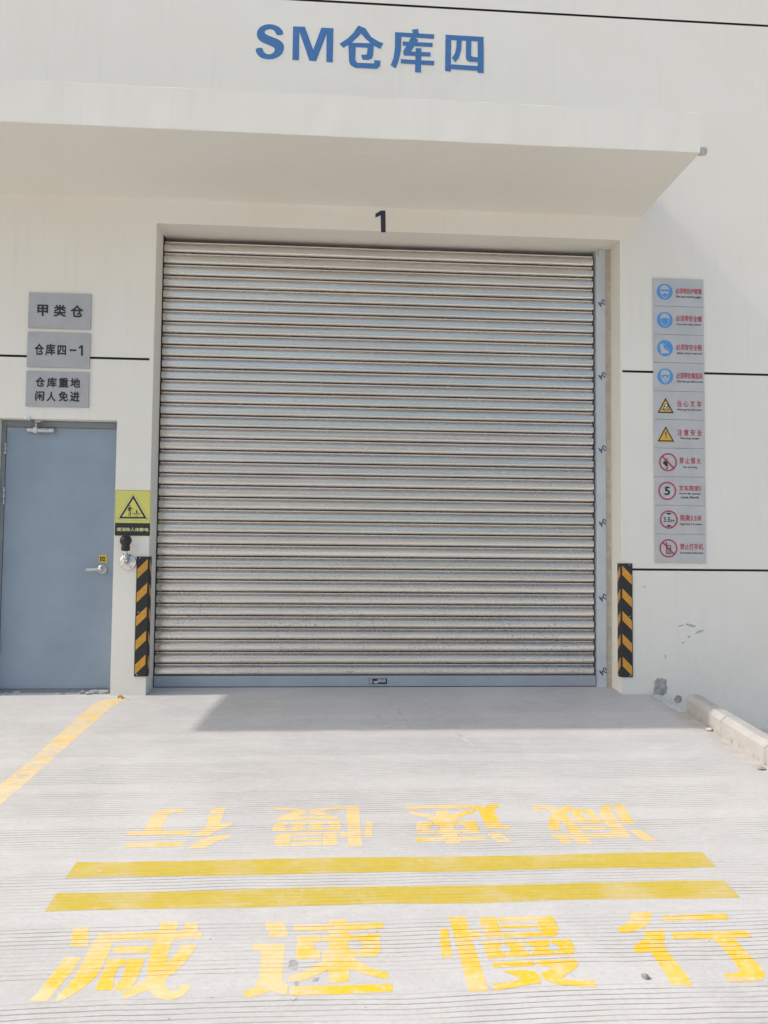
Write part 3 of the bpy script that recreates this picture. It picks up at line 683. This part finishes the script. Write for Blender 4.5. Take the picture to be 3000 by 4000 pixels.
# mortar patches and scuffs at the wall foot
def lumpy(pts, d0, m, name, seed):
    rnd = random.Random(seed)
    mb = MB()
    cx = sum(p[0] for p in pts)/len(pts); cz = sum(p[1] for p in pts)/len(pts)
    fine = []
    for a, b in zip(pts, pts[1:]+pts[:1]):
        for t in (0, .33, .66):
            fine.append((a[0]+(b[0]-a[0])*t+rnd.uniform(-.003, .003), a[1]+(b[1]-a[1])*t+rnd.uniform(-.003, .003)))
    prev = [mb.bm.verts.new((x, .002, z)) for x, z in fine]
    i = mb.mi(m)
    for s, dd in ((.96, .004), (.8, .011), (.5, .012), (.25, .010)):
        cur = [mb.bm.verts.new((cx+(x-cx)*s, -d0*dd/.01-rnd.uniform(0, .002), cz+(z-cz)*s)) for x, z in fine]
        for k in range(len(cur)):
            f = mb.bm.faces.new((prev[k], prev[(k+1) % len(cur)], cur[(k+1) % len(cur)], cur[k])); f.material_index = i
        prev = cur
    f = mb.bm.faces.new(prev); f.material_index = i
    return mb.build(name, ware)
lumpy(HW['patch1'], .004, M_mortar, "mortar_patch", 3)
lumpy(HW['patch2'], .003, M_mortar, "mortar_patch", 4)
for p in HW['scuffs']:
    mb = MB(); mb.poly(p, on_wall(.0008), M_scuff)
    mb.build("wall_scuff", ware)

# roller shutter: curtain of interlocking slats > bottom bar, guide rail, lock
PIT = .0933
PROF = [(0.0, .034), (.0016, .030), (.0026, .009), (.0050, .0015), (.0092, -.0030), (.0130, -.0056), (.0175, -.0066), (.0260, -.0068), (.0380, -.0068), (.0495, -.0067), (.0535, -.0058), (.0570, -.0036), (.0620, .0016), (.0680, .0080), (.0722, .0128), (.0740, .0240), (.0760, .0240), (.0772, .0135), (.0798, .0118), (.0830, .0112), (.0868, .0122), (.0898, .0155), (.0910, .0300)]
mb = MB()
ZB = .1095
nsl = 38
SY = .232
xs0, xs1 = -1.376, 2.116
i = mb.mi(M_slat)
nseg = 8
for s in range(nsl):
    z0 = ZB + s*PIT
    if z0 > 3.55: break
    tilt = R(random.choice((0, .0, .8, -1.0, 1.6, -1.6, 2.4)) + random.uniform(-.8, .8))
    if s in (1, 4): tilt = R(2.6)
    offy = random.uniform(-.0008, .0008)
    e0 = random.uniform(-.002, .002); e1 = random.uniform(-.003, .003)
    rows = []
    for k in range(nseg+1):
        x = xs0 + e0 + (xs1+e1-xs0-e0)*k/nseg
        bow = .0012*math.sin(k*1.7+s*2.3)
        rows.append([mb.bm.verts.new((x, SY + offy + bow + y + (zz_-.045)*math.tan(tilt), z0+zz_)) for zz_, y in PROF])
    for A, B in zip(rows, rows[1:]):
        for k in range(len(PROF)-1):
            f = mb.bm.faces.new((A[k], B[k], B[k+1], A[k+1])); f.material_index = i; f.smooth = True
    for r, fl in ((rows[0], 1), (rows[-1], 0)):      # pressed end clips
        r = [mb.bm.verts.new(v.co) for v in r]
        c = [mb.bm.verts.new((v.co.x, v.co.y+.02, v.co.z)) for v in r]
        for k in range(len(r)-1):
            f = mb.bm.faces.new((r[k], r[k+1], c[k+1], c[k])); f.material_index = i
shutter = mb.build("roller_shutter", ware, recalc=False)
shutter['label'] = "closed galvanised steel roller shutter with grey bottom bar"
mb = MB()
mb.box(-1.380, 2.128, .2215, .262, .024, .1075, M_bar, .003)
mb.box(-1.380, 2.128, .2275, .258, .0185, .0232, M_rubber)
mb.box(-1.380, 2.128, .2235, .260, .0, .0180, M_rubber, .003)
mb.build("bottom_bar", shutter)
mb = MB()
lx0, lx1, lz0, lz1 = .2916, .4382, .0425, .0870
fnl = on_wall(-.2205)
mb.box(lx0, lx1, .2195, .2230, lz0, lz1, M_black, .001, 1)
mb.box(lx0+.004, lx0+.03, .2165, .2192, lz0+.004, lz1-.004, M_bar, .001, 1)
mb.box(lx0+.04, lx0+.075, .2150, .2192, lz0+.006, lz0+.024, M_alu, .001, 1)
mb.box(lx0+.07, lx1-.012, .2160, .2192, lz0+.014, lz1-.005, M_mortar, .001, 1)
for a, b, c, d in ((lx0-.004, lx0, lz0-.003, lz1+.003), (lx1, lx1+.004, lz0-.003, lz1+.003), (lx0, lx1, lz1, lz1+.003), (lx0, lx1, lz0-.003, lz0)):
    mb.box(a, b, .2180, .2225, c, d, M_alu)
mb.build("lock", shutter)
# guide rail: folded channel with the printed film on it
mb = MB()
gx0, gx1 = 2.1330, 2.2085
mb.box(gx0, gx1, .200, .204, -.02, 3.598, M_rail)
mb.box(gx0, gx0+.004, .2042, .300, -.02, 3.598, M_rail)
mb.box(gx1-.004, gx1, .2042, .300, -.02, 3.598, M_rail)
for z in (3.1537, 2.5487, 1.945, 1.3445, .7392, .1474):
    a = R(212)
    z = z - .004
    def turned(u, v):
        return (min(gx1-.001, 2.182 + u*math.cos(a)-v*math.sin(a)), .1992, z + u*math.sin(a)+v*math.cos(a))
    text(mb, "04", -.032, .032, -.026, .026, turned, M_stamp, .02)
    for q in range(3):
        x0 = 2.176 + q*.009; zq = z - .055 - q*.010
        mb.box(x0, x0+.010, .1990, .1998, zq, zq+.004, M_scuff)
mb.build("guide_rail", shutter)
# ragged mortar strip between guide and reveal
mb = MB()
nz = 60
A = []; i = mb.mi(M_tan)
for k in range(nz+1):
    z = -.02 + (3.598+.02)*k/nz
    A.append([mb.bm.verts.new((gx1+.001, .2105, z)), mb.bm.verts.new((2.247+random.uniform(-.002, .006), .2095, z)), mb.bm.verts.new((2.262, .200+random.uniform(-.004, .004), z))])
for a, b in zip(A, A[1:]):
    for k in range(2):
        f = mb.bm.faces.new((a[k], a[k+1], b[k+1], b[k])); f.material_index = i
mb.box(gx0+.004, gx0+.022, .1965, .1998, 3.548, 3.597, M_tan, .001, 1)
mb.build("jamb_mortar", shutter)
mb = MB()
mb.box(-1.388, 2.2566, .2, .24, 3.602, 3.66, M_bar)
mb.box(-1.40, -1.3795, .236, .32, -.02, 3.6, M_rubber)  # black strip put in for the dark gap left of the slats
mb.build("head_cover_and_gap_strip", shutter)

# steel door > frame, closer, hinges, handle, pull sticker
mb = MB()
fx0, fx1 = DX0+.003, DX1-.003
lxa, lxb, lzt, lzb = -2.4975, -1.6700, 2.0125, .034
mb.box(lxa, lxb, .098, .111, lzb, lzt, M_door, .002)
fnd = on_wall(-.0972)
mb.box(-2.4915, -2.4625, .0968, .0982, 1.984, 2.008, M_plate)
door = mb.build("steel_door", ware)
door['label'] = "blue grey steel door beside the roller shutter"
mb = MB()
mb.box(fx0, lxa-.004, .0935, .1118, -.03, DZ-.003, M_frame, .0015, 1)
mb.box(lxb+.004, fx1, .0935, .1118, -.03, DZ-.003, M_frame, .0015, 1)
mb.box(lxa-.0035, lxb+.0035, .0940, .1117, lzt+.005, DZ-.0035, M_frame, .0015, 1)
mb.box(lxa-.0035, lxb+.0035, .088, .1117, -.03, lzb-.005, M_frame, .0015, 1)
mb.box(fx0, fx1, .1090, .1116, DZ-.06, DZ-.0036, M_tan)
mb.build("door_frame", door)
mb = MB()
c0, c1 = HW['closer']
zc = (c0[1]+c1[1])/2
mb.lathe([(.012, 0), (.018, .003), (.0195, .012), (.0195, .165), (.017, .168), (.0195, .172), (.0205, .19), (.017, .203), (.006, .205)], (c0[0], .070, zc), (1, 0, 0), M_alu)
mb.box(-2.285, -2.252, .046, .0975, zc-.026, zc+.024, M_alu, .006)
mb.lathe([(.006, 0), (.006, .045)], (-2.268, .062, zc+.02), (0, 0, 1), M_steel, 14)
mb.bar((-2.268, .062, zc+.062), (-2.225, .045, zc+.062), .026, .012, M_alu)
mb.bar((-2.220, .040, zc+.068), (-2.305, .010, zc+.084), .026, .012, M_scuff)
mb.box(-2.325, -2.285, -.008, .0, zc+.070, zc+.096, M_steel, .004)
mb.bar((-2.305, .004, zc+.086), (-2.27, .092, zc+.060), .016, .006, M_alu)
mb.box(-2.36, -2.18, .0935, .0985, 2.0025, 2.004, M_alu)
mb.build("door_closer", door)
for z0, z1 in ((1.8042, 1.8964), (1.4206, 1.5581), (.30, .42)):
    mb = MB()
    h = z1-z0
    for q in range(3):
        mb.lathe([(.004, 0), (.0085, .002), (.0085, h/3-.004), (.004, h/3-.002)], (-2.5010, .089, z0+q*h/3), (0, 0, 1), M_alu, 14)
    mb.build("hinge", door)
mb = MB()
hx, hz = HW['rose'][0] if isinstance(HW['rose'][0], tuple) else HW['rose']
mb.lathe([(.0365, 0), (.0365, .006), (.033, .011), (.016, .014), (.014, .045), (.013, .062), (.004, .064)], (hx, .098, hz), (0, -1, 0), M_alu)
ch_ = [(hx+.012, .047, hz), (hx-.03, .045, hz+.001), (hx-.07, .046, hz-.001), (hx-.105, .049, hz-.003)]
for a, b, w0 in zip(ch_, ch_[1:], (.021, .020, .018)):
    mb.bar(a, b, .013, w0, M_alu)
mb.build("handle", door)
s0, s1 = HW['sticker']; t0, t1 = HW['stxt']
mb = MB()
mb.box(s0[0], s1[0], .0966, .0979, s1[1], s0[1], M_sticker)
text(mb, "拉", t0[0], t1[0], t1[1], t0[1], on_wall(-.0960), M_ink, .03)
o = mb.build("pull_sticker", door); o['label'] = "small yellow sticker with the character 拉"
# broken mortar at the foot of the door
def rock(mb, c, r, m, rnd, flat=.7):
    b = bmesh.new(); bmesh.ops.create_icosphere(b, subdivisions=2, radius=1)
    base = len(mb.bm.verts)
    ph = [rnd.uniform(0, 6) for _ in range(6)]
    vs = {}
    for v in b.verts:
        k = 1 + .22*math.sin(3*v.co.x+ph[0])*math.cos(2.5*v.co.y+ph[1]) + .15*math.sin(4*v.co.z+ph[2]) + rnd.uniform(-.08, .08)
        vs[v.index] = mb.bm.verts.new((c[0]+v.co.x*r[0]*k, c[1]+v.co.y*r[1]*k, c[2]+v.co.z*r[2]*k))
    i = mb.mi(m)
    for f in b.faces:
        q = mb.bm.faces.new([vs[v.index] for v in f.verts]); q.material_index = i
    b.free()
rnd = random.Random(11)
mb = MB()
for k in range(16):
    x = rnd.uniform(-1.89, -1.70); r = rnd.uniform(.010, .028)
    rock(mb, (x, .065+rnd.uniform(-.03, .02), .004+r*.4), (r*1.4, r*.9, r*.8), rnd.choice((M_mortar, M_mortarpale)), rnd)
for k in range(7):
    r = rnd.uniform(.008, .018)
    rock(mb, (rnd.uniform(-2.45, -2.32), .07+rnd.uniform(-.03, .02), .004), (r*2, r, r*.7), rnd.choice((M_mortar, M_mortarpale)), rnd)
for k in range(60):
    r = rnd.uniform(.004, .009)
    rock(mb, (rnd.uniform(-2.5, -1.66), .055+rnd.uniform(-.03, .02), .002), (r*1.6, r, r), rnd.choice((M_mortar, M_mortarpale)), rnd)
tag(mb.build("mortar_rubble", door), kind="stuff")

# ------------------------------------------------------------------ signs on the left of the shutter
PX0, PX1 = -2.323, -1.861
PZ = [(2.7545, 3.0260), (2.4560, 2.7255), (2.1580, 2.4270)]
PL = ["grey plaque reading 甲类仓, topmost of the three above the door", "grey plaque reading 仓库四-1, middle of the three above the door", "grey plaque with two rows of characters, lowest of the three above the door"]
for k, (z0, z1) in enumerate(PZ):
    mb = MB()
    mb.box(PX0, PX1, -.014, -.0005, z0, z1, M_plate, .0015, 1)
    sub = PLQ[:3] if k == 0 else PLQ[3:8] if k == 1 else PLQ[8:]
    for t, a, b, c, d in sub:
        if t == '-':
            mb.poly([(a, c), (b, c), (b, d), (a, d)], on_wall(.0150), M_ink)
        else:
            if t == '1':
                mb.poly([(a+(q[0]-.2951)/.082*(b-a), c+(q[1]-ONE[4][1])/(ONE[2][1]-ONE[4][1])*(d-c)) for q in ONE], on_wall(.0150), M_ink)
                continue
            text(mb, t, a, b, c, d, on_wall(.0150), M_ink, .034)
    tag(mb.build("wall_plaque", loc=((PX0+PX1)/2, 0, (z0+z1)/2)), PL[k], "plaque", "grey plaques above the steel door")

# ------------------------------------------------------------------ ten safety signs on the right
SX0, SX1 = 2.5225, 2.9375
SZ = [3.2988, 3.0710, 2.8430, 2.6155, 2.3870, 2.1600, 1.9320, 1.7040, 1.4770, 1.2510, 1.0235]
SW = SX1-SX0
INFO = [("必须带防护眼镜", "Must wear protective goggles", (.441, .958, .34, .55), (.455, .952, .60, .70), "blue disc of a head in goggles"),
        ("必须带安全帽", "Must wear safety helmet", (.445, .958, .31, .53), (.460, .945, .59, .67), "blue disc of a helmeted head"),
        ("必须穿安全鞋", "Safety shoes required", (.445, .958, .33, .55), (.460, .955, .61, .70), "blue disc of a boot"),
        ("必须带防毒面具", "Must wear gas defence mask", (.445, .962, .33, .56), (.460, .970, .61, .70), "blue disc of a gas mask"),
        ("当 心 叉 车", "Warning fork lift trucks", (.456, .94, .32, .55), (.452, .936, .605, .69), "amber fork lift triangle"),
        ("注 意 安 全", "Warning banger", (.456, .945, .33, .56), (.507, .894, .61, .69), "amber exclamation triangle"),
        ("禁 止 烟 火", "No burning", (.496, .917, .31, .54), (.57, .84, .62, .70), "struck-out burning match"),
        ("叉车限速5", "Fork lift speed", (.478, .917, .29, .49), (.492, .900, .55, .63), "red ring round the number 5"),
        ("限高3.5米", "High limit 3.5 meters", (.50, .924, .32, .54), (.492, .930, .61, .69), "red ring round 3.5M"),
        ("禁止打手机", "No activated mobile phones", (.49, .945, .32, .54), (.497, .945, .61, .69), "struck-out mobile phone")]
ORD = ["topmost", "second from the top", "third from the top", "fourth from the top", "fifth from the top", "fifth from the bottom", "fourth from the bottom", "third from the bottom", "second from the bottom", "lowest"]
for k, (cn, en, cb, eb, what) in enumerate(INFO):
    z1, z0 = SZ[k]-.0011, SZ[k+1]+.0011
    H = z1-z0
    jx = random.uniform(-.001, .001)
    F1 = lambda u, v, d=.0120: (SX0+jx+u*SW, -d, z1-v*H)
    mb = MB()
    mb.box(SX0+jx, SX1+jx, -.011, -.0005, z0, z1, M_sign, .001, 1)
    # the lettering is printed on the plate
    text(mb, cn, cb[0], cb[1], cb[3], cb[2], lambda u, v: F1(u, v), M_red, .020)
    if k == 7:
        text(mb, "Fork lift speed", .492, .900, .632, .548, lambda u, v: F1(u, v), M_ink, .028)
        text(mb, "Limit 5km/h", .522, .872, .755, .670, lambda u, v: F1(u, v), M_ink, .028)
    else:
        text(mb, en, eb[0], eb[1], eb[3]+.01, eb[2], lambda u, v: F1(u, v), M_ink, .016)
    sg = tag(mb.build("safety_sign", loc=(SX0+SW/2, 0, (z0+z1)/2)), "grey sign with " + what + ", " + ORD[k] + " in the column", "safety sign", "column of safety signs on the wall")
    # pictogram, in metres about its own centre
    mb = MB()
    if k < 4: cx, cz, r = SX0+.2275*SW, z1-.49*H, .065
    elif k < 6: cx, cz, r = SX0+.23*SW, z1-.52*H, .062
    else: cx, cz, r = SX0+(.27, .25, .276, .265)[k-6]*SW, z1-.495*H, .0725
    Q = lambda lay: (lambda u, v: (cx+u, -.0120-lay*.0004, cz+v))
    if k < 4:
        mb.poly(disc(0, 0, r), Q(0), M_signblue)
    if k in (0, 1, 3):
        dome = [(-.040, .014)] + [(-.038*math.cos(math.pi*t/12), .018+.036*math.sin(math.pi*t/12)) for t in range(13)] + [(.040, .014), (.028, .012), (0, .016), (-.028, .012)]
        mb.poly(dome, Q(1), M_sign)
        jaw = [(-.037, .012), (-.033, -.014), (-.020, -.040), (-.006, -.051), (.006, -.051), (.020, -.040), (.033, -.014), (.037, .012)]
        inn = [(x*.86, z*.88+.0) for x, z in jaw]
        if k == 3:
            mb.poly(jaw, Q(1.2), M_sign)
            for sx in (-.016, .016): mb.poly(disc(sx, -.004, .0085, 18), Q(2), M_signblue)
            mb.poly([(-.034, .013), (.034, .013), (.032, .005), (-.032, .005)], Q(2.2), M_signblue)
            mb.poly(disc(0, -.036, .019, 24), Q(2.4), M_sign)
            ring(mb, 0, -.036, .012, .015, Q(2.8), M_signblue, 24)
            mb.poly(disc(0, -.036, .006, 16), Q(3), M_signblue)
        else:
            for a, b, c, d in zip(jaw, jaw[1:], inn, inn[1:]):
                mb.poly([a, b, d, c], Q(1.2), M_sign)
        if k == 0:
            mb.poly([(-.034, .018), (.034, .018), (.034, .007), (-.034, .007)], Q(2), M_signblue)
            gog = [(-.031, .004), (.031, .004), (.031, -.010), (.024, -.017), (.008, -.017), (.003, -.011), (-.003, -.011), (-.008, -.017), (-.024, -.017), (-.031, -.010)]
            mb.poly(gog, Q(2), M_sign)
    if k == 2:
        mb.poly([(-.045, .026), (-.014, .032), (-.012, .004), (.006, -.013), (.032, -.026), (.038, -.034), (.030, -.040), (-.010, -.043), (-.022, -.038), (-.024, -.045), (-.037, -.042), (-.034, -.020), (-.040, .006)], Q(1), M_sign)
        for a, b in (((-.026, .036), (-.010, .040)), ((-.010, .040), (.000, .018)), ((.000, .018), (.012, .000)), ((.012, .000), (.036, -.014))):
            dx, dz = b[0]-a[0], b[1]-a[1]; L = math.hypot(dx, dz); nx, nz_ = -dz/L*.0014, dx/L*.0014
            mb.poly([(a[0]+nx, a[1]+nz_), (b[0]+nx, b[1]+nz_), (b[0]-nx, b[1]-nz_), (a[0]-nx, a[1]-nz_)], Q(1.1), M_sign)
    if k in (4, 5):
        T = lambda s, o=0: [(-.067*s, -.058*s+o), (.067*s, -.058*s+o), (0, .064*s+o)]
        if k == 5: mb.poly(T(1.08, -.002), Q(0), M_amber)
        mb.poly(T(1), Q(1), M_black)
        mb.poly(T(.76, -.004), Q(2), M_amber)
        if k == 5:
            mb.poly([(-.0055, .022), (.0055, .022), (.003, -.016), (-.003, -.016)], Q(3), M_black)
            mb.poly(disc(0, -.0265, .0055, 16), Q(3), M_black)
        else:
            mb.poly([(-.008, .014), (.018, .016), (.026, -.008), (.032, -.012), (.032, -.028), (-.020, -.030), (-.018, -.006), (-.012, -.002)], Q(3), M_black)
            mb.poly([(-.004, .010), (.012, .011), (.017, -.004), (-.007, -.006)], Q(4), M_limepale)
            mb.poly([(-.016, -.010), (.028, -.012), (.029, -.024), (-.016, -.026)], Q(4), M_sign)
            mb.poly([(-.038, -.032), (-.020, -.032), (-.020, -.028), (-.038, -.028)], Q(3), M_black)
            for sx in (-.010, .020):
                mb.poly(disc(sx, -.030, .009, 18), Q(4.5), M_black); mb.poly(disc(sx, -.030, .0045, 14), Q(5), M_sign)
    if k == 6:
        mb.poly([(-.010, .018), (.006, .036), (-.004, .030), (-.026, .022), (-.030, .006), (-.042, .000), (-.038, -.014), (-.030, -.018), (-.022, -.030), (-.008, -.036), (.000, -.022), (-.006, -.010), (.006, -.004), (.010, .010), (.000, .006)], Q(1), M_black)
        mb.poly([(-.018, -.052), (.050, .014), (.054, .006), (-.008, -.052)], Q(1.4), M_scuff)
        mb.poly([(-.020, -.054), (-.006, -.036), (.000, -.042), (-.010, -.056)], Q(1.8), M_black)
    if k == 7:
        text(mb, "5", -.023, .023, -.034, .034, Q(1), M_ink, .03)
    if k == 8:
        text(mb, "3.5", -.043, .012, -.020, .021, Q(1), M_ink, .018)
        text(mb, "M", .019, .044, -.020, .001, Q(1), M_ink, .016)
        mb.poly([(-.025, .050), (0, .054), (.026, .050), (0, .036)], Q(1), M_black)
        mb.poly([(-.025, -.052), (0, -.040), (.026, -.052), (0, -.058)], Q(1), M_black)
    if k == 9:
        ph = lambda a, b, c, d, l=1, m=M_black: mb.poly([(a, c), (b, c), (b, d), (a, d)], Q(l), m)
        ph(-.020, .022, -.046, .024); ph(-.020, -.011, .024, .046, 1.2)
        ph(-.012, .016, .004, .018, 2, M_sign)
        for gx in range(3):
            for gz in range(4):
                ph(-.015+gx*.0115, -.007+gx*.0115, -.040+gz*.010, -.0335+gz*.010, 2, M_sign)
    if k >= 6:
        ring(mb, 0, 0, r*.84, r, Q(2.2), M_red)
        if k in (6, 9):
            s = .0047; q = r*.86/math.sqrt(2)
            mb.poly([(-q-s, q-s), (-q+s, q+s), (q+s, -q+s), (q-s, -q-s)], Q(2.6), M_red)
    mb.build("pictogram", sg)

# ------------------------------------------------------------------ static discharge sign and ball
mb = MB()
def rrect(x0, x1, z0, z1, r, top=True, bot=True, n=6):
    P = []
    for cx, cz, a0, on in ((x1-r, z1-r, 0, top), (x0+r, z1-r, 90, top), (x0+r, z0+r, 180, bot), (x1-r, z0+r, 270, bot)):
        if on:
            P += [(cx+r*math.cos(R(a0+90*k/n)), cz+r*math.sin(R(a0+90*k/n))) for k in range(n+1)]
        else:
            P.append((cx+(r if a0 in (0, 270) else -r), cz+(r if a0 in (0, 90) else -r)))
    return P
tx0, tx1, tz0, tz1, tzd = -1.6455, -1.3800, 1.1905, 1.5380, 1.2895
mb.poly(rrect(tx0, tx1, tz0, tz1, .012), on_wall(.0005), M_limepale, thick=(0, -.003, 0))
mb.poly(rrect(tx0+.0025, tx1-.0025, tzd, tz1-.0025, .010, True, False), on_wall(.0040), M_black)
mb.poly(rrect(tx0+.0045, tx1-.0045, tzd, tz1-.0045, .009, True, False), on_wall(.0044), M_lime)
mb.poly(rrect(tx0+.0025, tx1-.0025, tz0+.0025, tzd-.0006, .010, False, True), on_wall(.0042), M_black)
t0, t1 = TRI['txt']
text(mb, "请消除人体静电", t0[0], t1[0], t1[1], t0[1], on_wall(.0048), M_limepale, .025)
tri = tag(mb.build("warning_sign", loc=((tx0+tx1)/2, 0, (tz0+tz1)/2)), "yellow and black static discharge warning sign on the pillar", "warning sign")
mb = MB()
a, b, c = TRI['tri']; cx = (a[0]+b[0]+c[0])/3; cz = (a[1]+b[1]+c[1])/3
sc = lambda s, r=0: [(cx+(p[0]-cx)*s, cz+(p[1]-cz)*s) for p in (a, b, c)]
def rtri(s, r, n=5):
    T = sc(s); P = []
    for k in range(3):
        p = Vector(T[k]); q0 = (Vector(T[k-1])-p).normalized(); q1 = (Vector(T[(k+1) % 3])-p).normalized()
        for j in range(n+1):
            t = j/n
            P.append(tuple(p + q0*r*(1-t)**2 + q1*r*t**2))
    return P
mb.poly(rtri(1.22, .030), on_wall(.0048), M_black)
mb.poly(rtri(1.19, .029), on_wall(.0051), M_limepale)
mb.poly(rtri(1.04, .006), on_wall(.0054), M_black)
mb.poly(rtri(.80, .003), on_wall(.0057), M_lime)
for k, p in enumerate(TRI['man']): mb.poly(p, on_wall(.0061+k*.0001), M_ink)
mb.poly(disc(-1.5373, 1.4175, .0055, 16), on_wall(.0064), M_ink)
mb.build("pictogram", tri)

bx, bz = HW['disc'] if not isinstance(HW['disc'][0], tuple) else HW['disc'][0]
ball = empty("static_discharge_ball", (bx, 0, bz), "black knobbed static discharge post on a steel disc under the yellow sign", "discharge ball")
mb = MB()
mb.lathe([(.064, 0), (.064, .004), (.060, .010), (.052, .013), (.030, .015), (.026, .018), (.022, .020)], (bx, -.0005, bz), (0, -1, 0), M_steel, 40)
for k in range(4):
    a = R(35+90*k)
    mb.lathe([(.006, 0), (.006, .004), (.003, .0055)], (bx+.044*math.cos(a), -.0125, bz+.044*math.sin(a)), (0, -1, 0), M_alu, 10)
mb.build("base_plate", ball)
kx, kz = HW['ball'] if not isinstance(HW['ball'][0], tuple) else HW['ball'][0]
mb = MB()
yb = -.082
mb.lathe([(.015, 0), (.015, .05)], (bx, -.016, bz), (kx-bx, -.05, .003), M_steel, 20)
P0 = []
path = [Vector((bx, -.05, bz+.002)), Vector((kx+.004, -.066, bz+.008)), Vector((kx+.001, -.078, bz+.024)), Vector((kx, yb, bz+.05)), Vector((kx, yb, 1.10))]
for p, q in zip(path, path[1:]):
    d = q-p
    mb.lathe([(.0165, -.004), (.0165, d.length+.004)], p, d, M_steel, 20)
mb.build("stem", ball)
mb = MB()
Rb = .0430
pr = [(.030, 0), (.032, .002), (.0315, .034), (.029, .040)]
for k in range(1, 15):
    a = R(-46+136*k/14)
    pr.append((max(Rb*math.cos(a), .0008), .066+.010+Rb*math.sin(a)))
mb.lathe(pr, (kx, yb, 1.080), (0, 0, 1), M_knob, 32)
mb.build("knob", ball)

# ------------------------------------------------------------------ corner guards
def guard(xc, sgn, z0, z1, first, step, label):
    """xc = wall corner; sgn = -1 when the wall runs to the left of it, +1 to the right"""
    mb = MB()
    th, wf, wr = .009, .088, .066
    def P(s, z, d=0.0):                  # s > 0 along the face of the wall, s < 0 along the reveal, d = proud of the rubber
        if s >= 0: return (xc + sgn*s, -th-d, z)
        return (xc - sgn*(th+d), -s-th, z)
    prof = [(xc+sgn*wf, -.0008), (xc+sgn*wf, -.004), (xc+sgn*(wf-.005), -th), (xc+sgn*.004, -th), (xc-sgn*.004, -th+.001), (xc-sgn*(th-.001), -th+.006), (xc-sgn*th, .0), (xc-sgn*th, wr-.005), (xc-sgn*.004, wr), (xc-sgn*.0008, wr), (xc-sgn*.0008, -.0008)]
    n = len(prof)
    A = [mb.bm.verts.new((x, y, z0)) for x, y in prof]; B = [mb.bm.verts.new((x, y, z1)) for x, y in prof]
    i = mb.mi(M_rubber)
    for k in range(n):
        f = mb.bm.faces.new((A[k], A[(k+1) % n], B[(k+1) % n], B[k])); f.material_index = i
    for ringv in (A, B):
        f = mb.bm.faces.new(ringv); f.material_index = i
    j = mb.mi(M_orange)
    for k in range(5):
        zt = z1 - first - k*step
        hh = .072
        f0, f1 = .0042, wf-.008
        q = [(xc+sgn*f0, -th-.0008, zt), (xc+sgn*f1, -th-.0008, zt-.076), (xc+sgn*f1, -th-.0008, zt-.076-hh), (xc+sgn*f0, -th-.0008, zt-hh)]
        mb.face(q, M_orange)
        q = [(xc-sgn*(th+.0008), -.001, zt-.002), (xc-sgn*(th+.0008), wr-.008, zt-.062), (xc-sgn*(th+.0008), wr-.008, zt-.062-hh), (xc-sgn*(th+.0008), -.001, zt-.002-hh)]
        mb.face(q, M_orange)
    for z in (z1-.012, (z0+z1)/2+.03, z0+.014):
        for s in (wf*.72,):
            mb.lathe([(.0045, 0), (.0045, .002), (.002, .003)], (xc+sgn*s, -th-.0005, z), (0, -1, 0), M_alu, 10)
        mb.lathe([(.0045, 0), (.0045, .002), (.002, .003)], (xc-sgn*(th-.0), wr*.6, z), (-sgn, 0, 0), M_alu, 10)
    return tag(mb.build("corner_guard", loc=(xc, 0, (z0+z1)/2)), label, "corner guard", "black and amber corner guards")
guard(XL, -1, .142, 1.037, .018, .1785, "black rubber corner guard with amber stripes, on the pillar beside the door")
guard(XR, 1, .132, 1.017, .018, .1770, "black rubber corner guard with amber chevrons, under the column of safety signs")

# ------------------------------------------------------------------ loose bits
rnd = random.Random(5)
SG = "loose stones on the ramp"
x, y = HW['stones'][0]
mb = MB(); rock(mb, ground(x, y, .006), (.013, .010, .008), M_stone, rnd)
tag(mb.build("loose_stone", loc=ground(x, y)), "small grey stone lying between two upright yellow characters", "stone", SG)
x, y = HW['stones'][1]
mb = MB(); rock(mb, ground(x, y, .006), (.024, .018, .008), M_stone, rnd)
tag(mb.build("loose_stone", loc=ground(x, y)), "flat grey stone lying beside the sunlit kerb", "stone", SG)
x, y = HW['stones'][2]
mb = MB(); rock(mb, ground(x, y, .010), (.017, .017, .013), M_mortarpale, rnd)
tag(mb.build("loose_stone", loc=ground(x, y)), "pale stone against the kerb where the canopy's shade ends", "stone", SG)
x, y = HW['stones'][3]
mb = MB()
V = []
for k in range(9):
    t = k/8; wd = .011*math.sin(math.pi*min(1, t*1.02))+.001
    cx = x-.015+.045*t; zc_ = .006+.008*math.sin(t*4)
    V.append([mb.bm.verts.new(ground(cx, y-wd, zc_+.010*t)), mb.bm.verts.new(ground(cx, y+.2*wd, zc_-.006)), mb.bm.verts.new(ground(cx, y+wd, zc_+.008))])
i = mb.mi(M_leaf)
for A, B in zip(V, V[1:]):
    for k in range(2):
        f = mb.bm.faces.new((A[k], B[k], B[k+1], A[k+1])); f.material_index = i; f.smooth = True
mb.bar(ground(x+.028, y-.005, .012), ground(x+.075, y-.04, .004), .003, .003, M_scuff)
tag(mb.build("dry_leaf", loc=ground(x, y)), "curled orange dry leaf on the ramp at the foot of the pillar", "leaf")
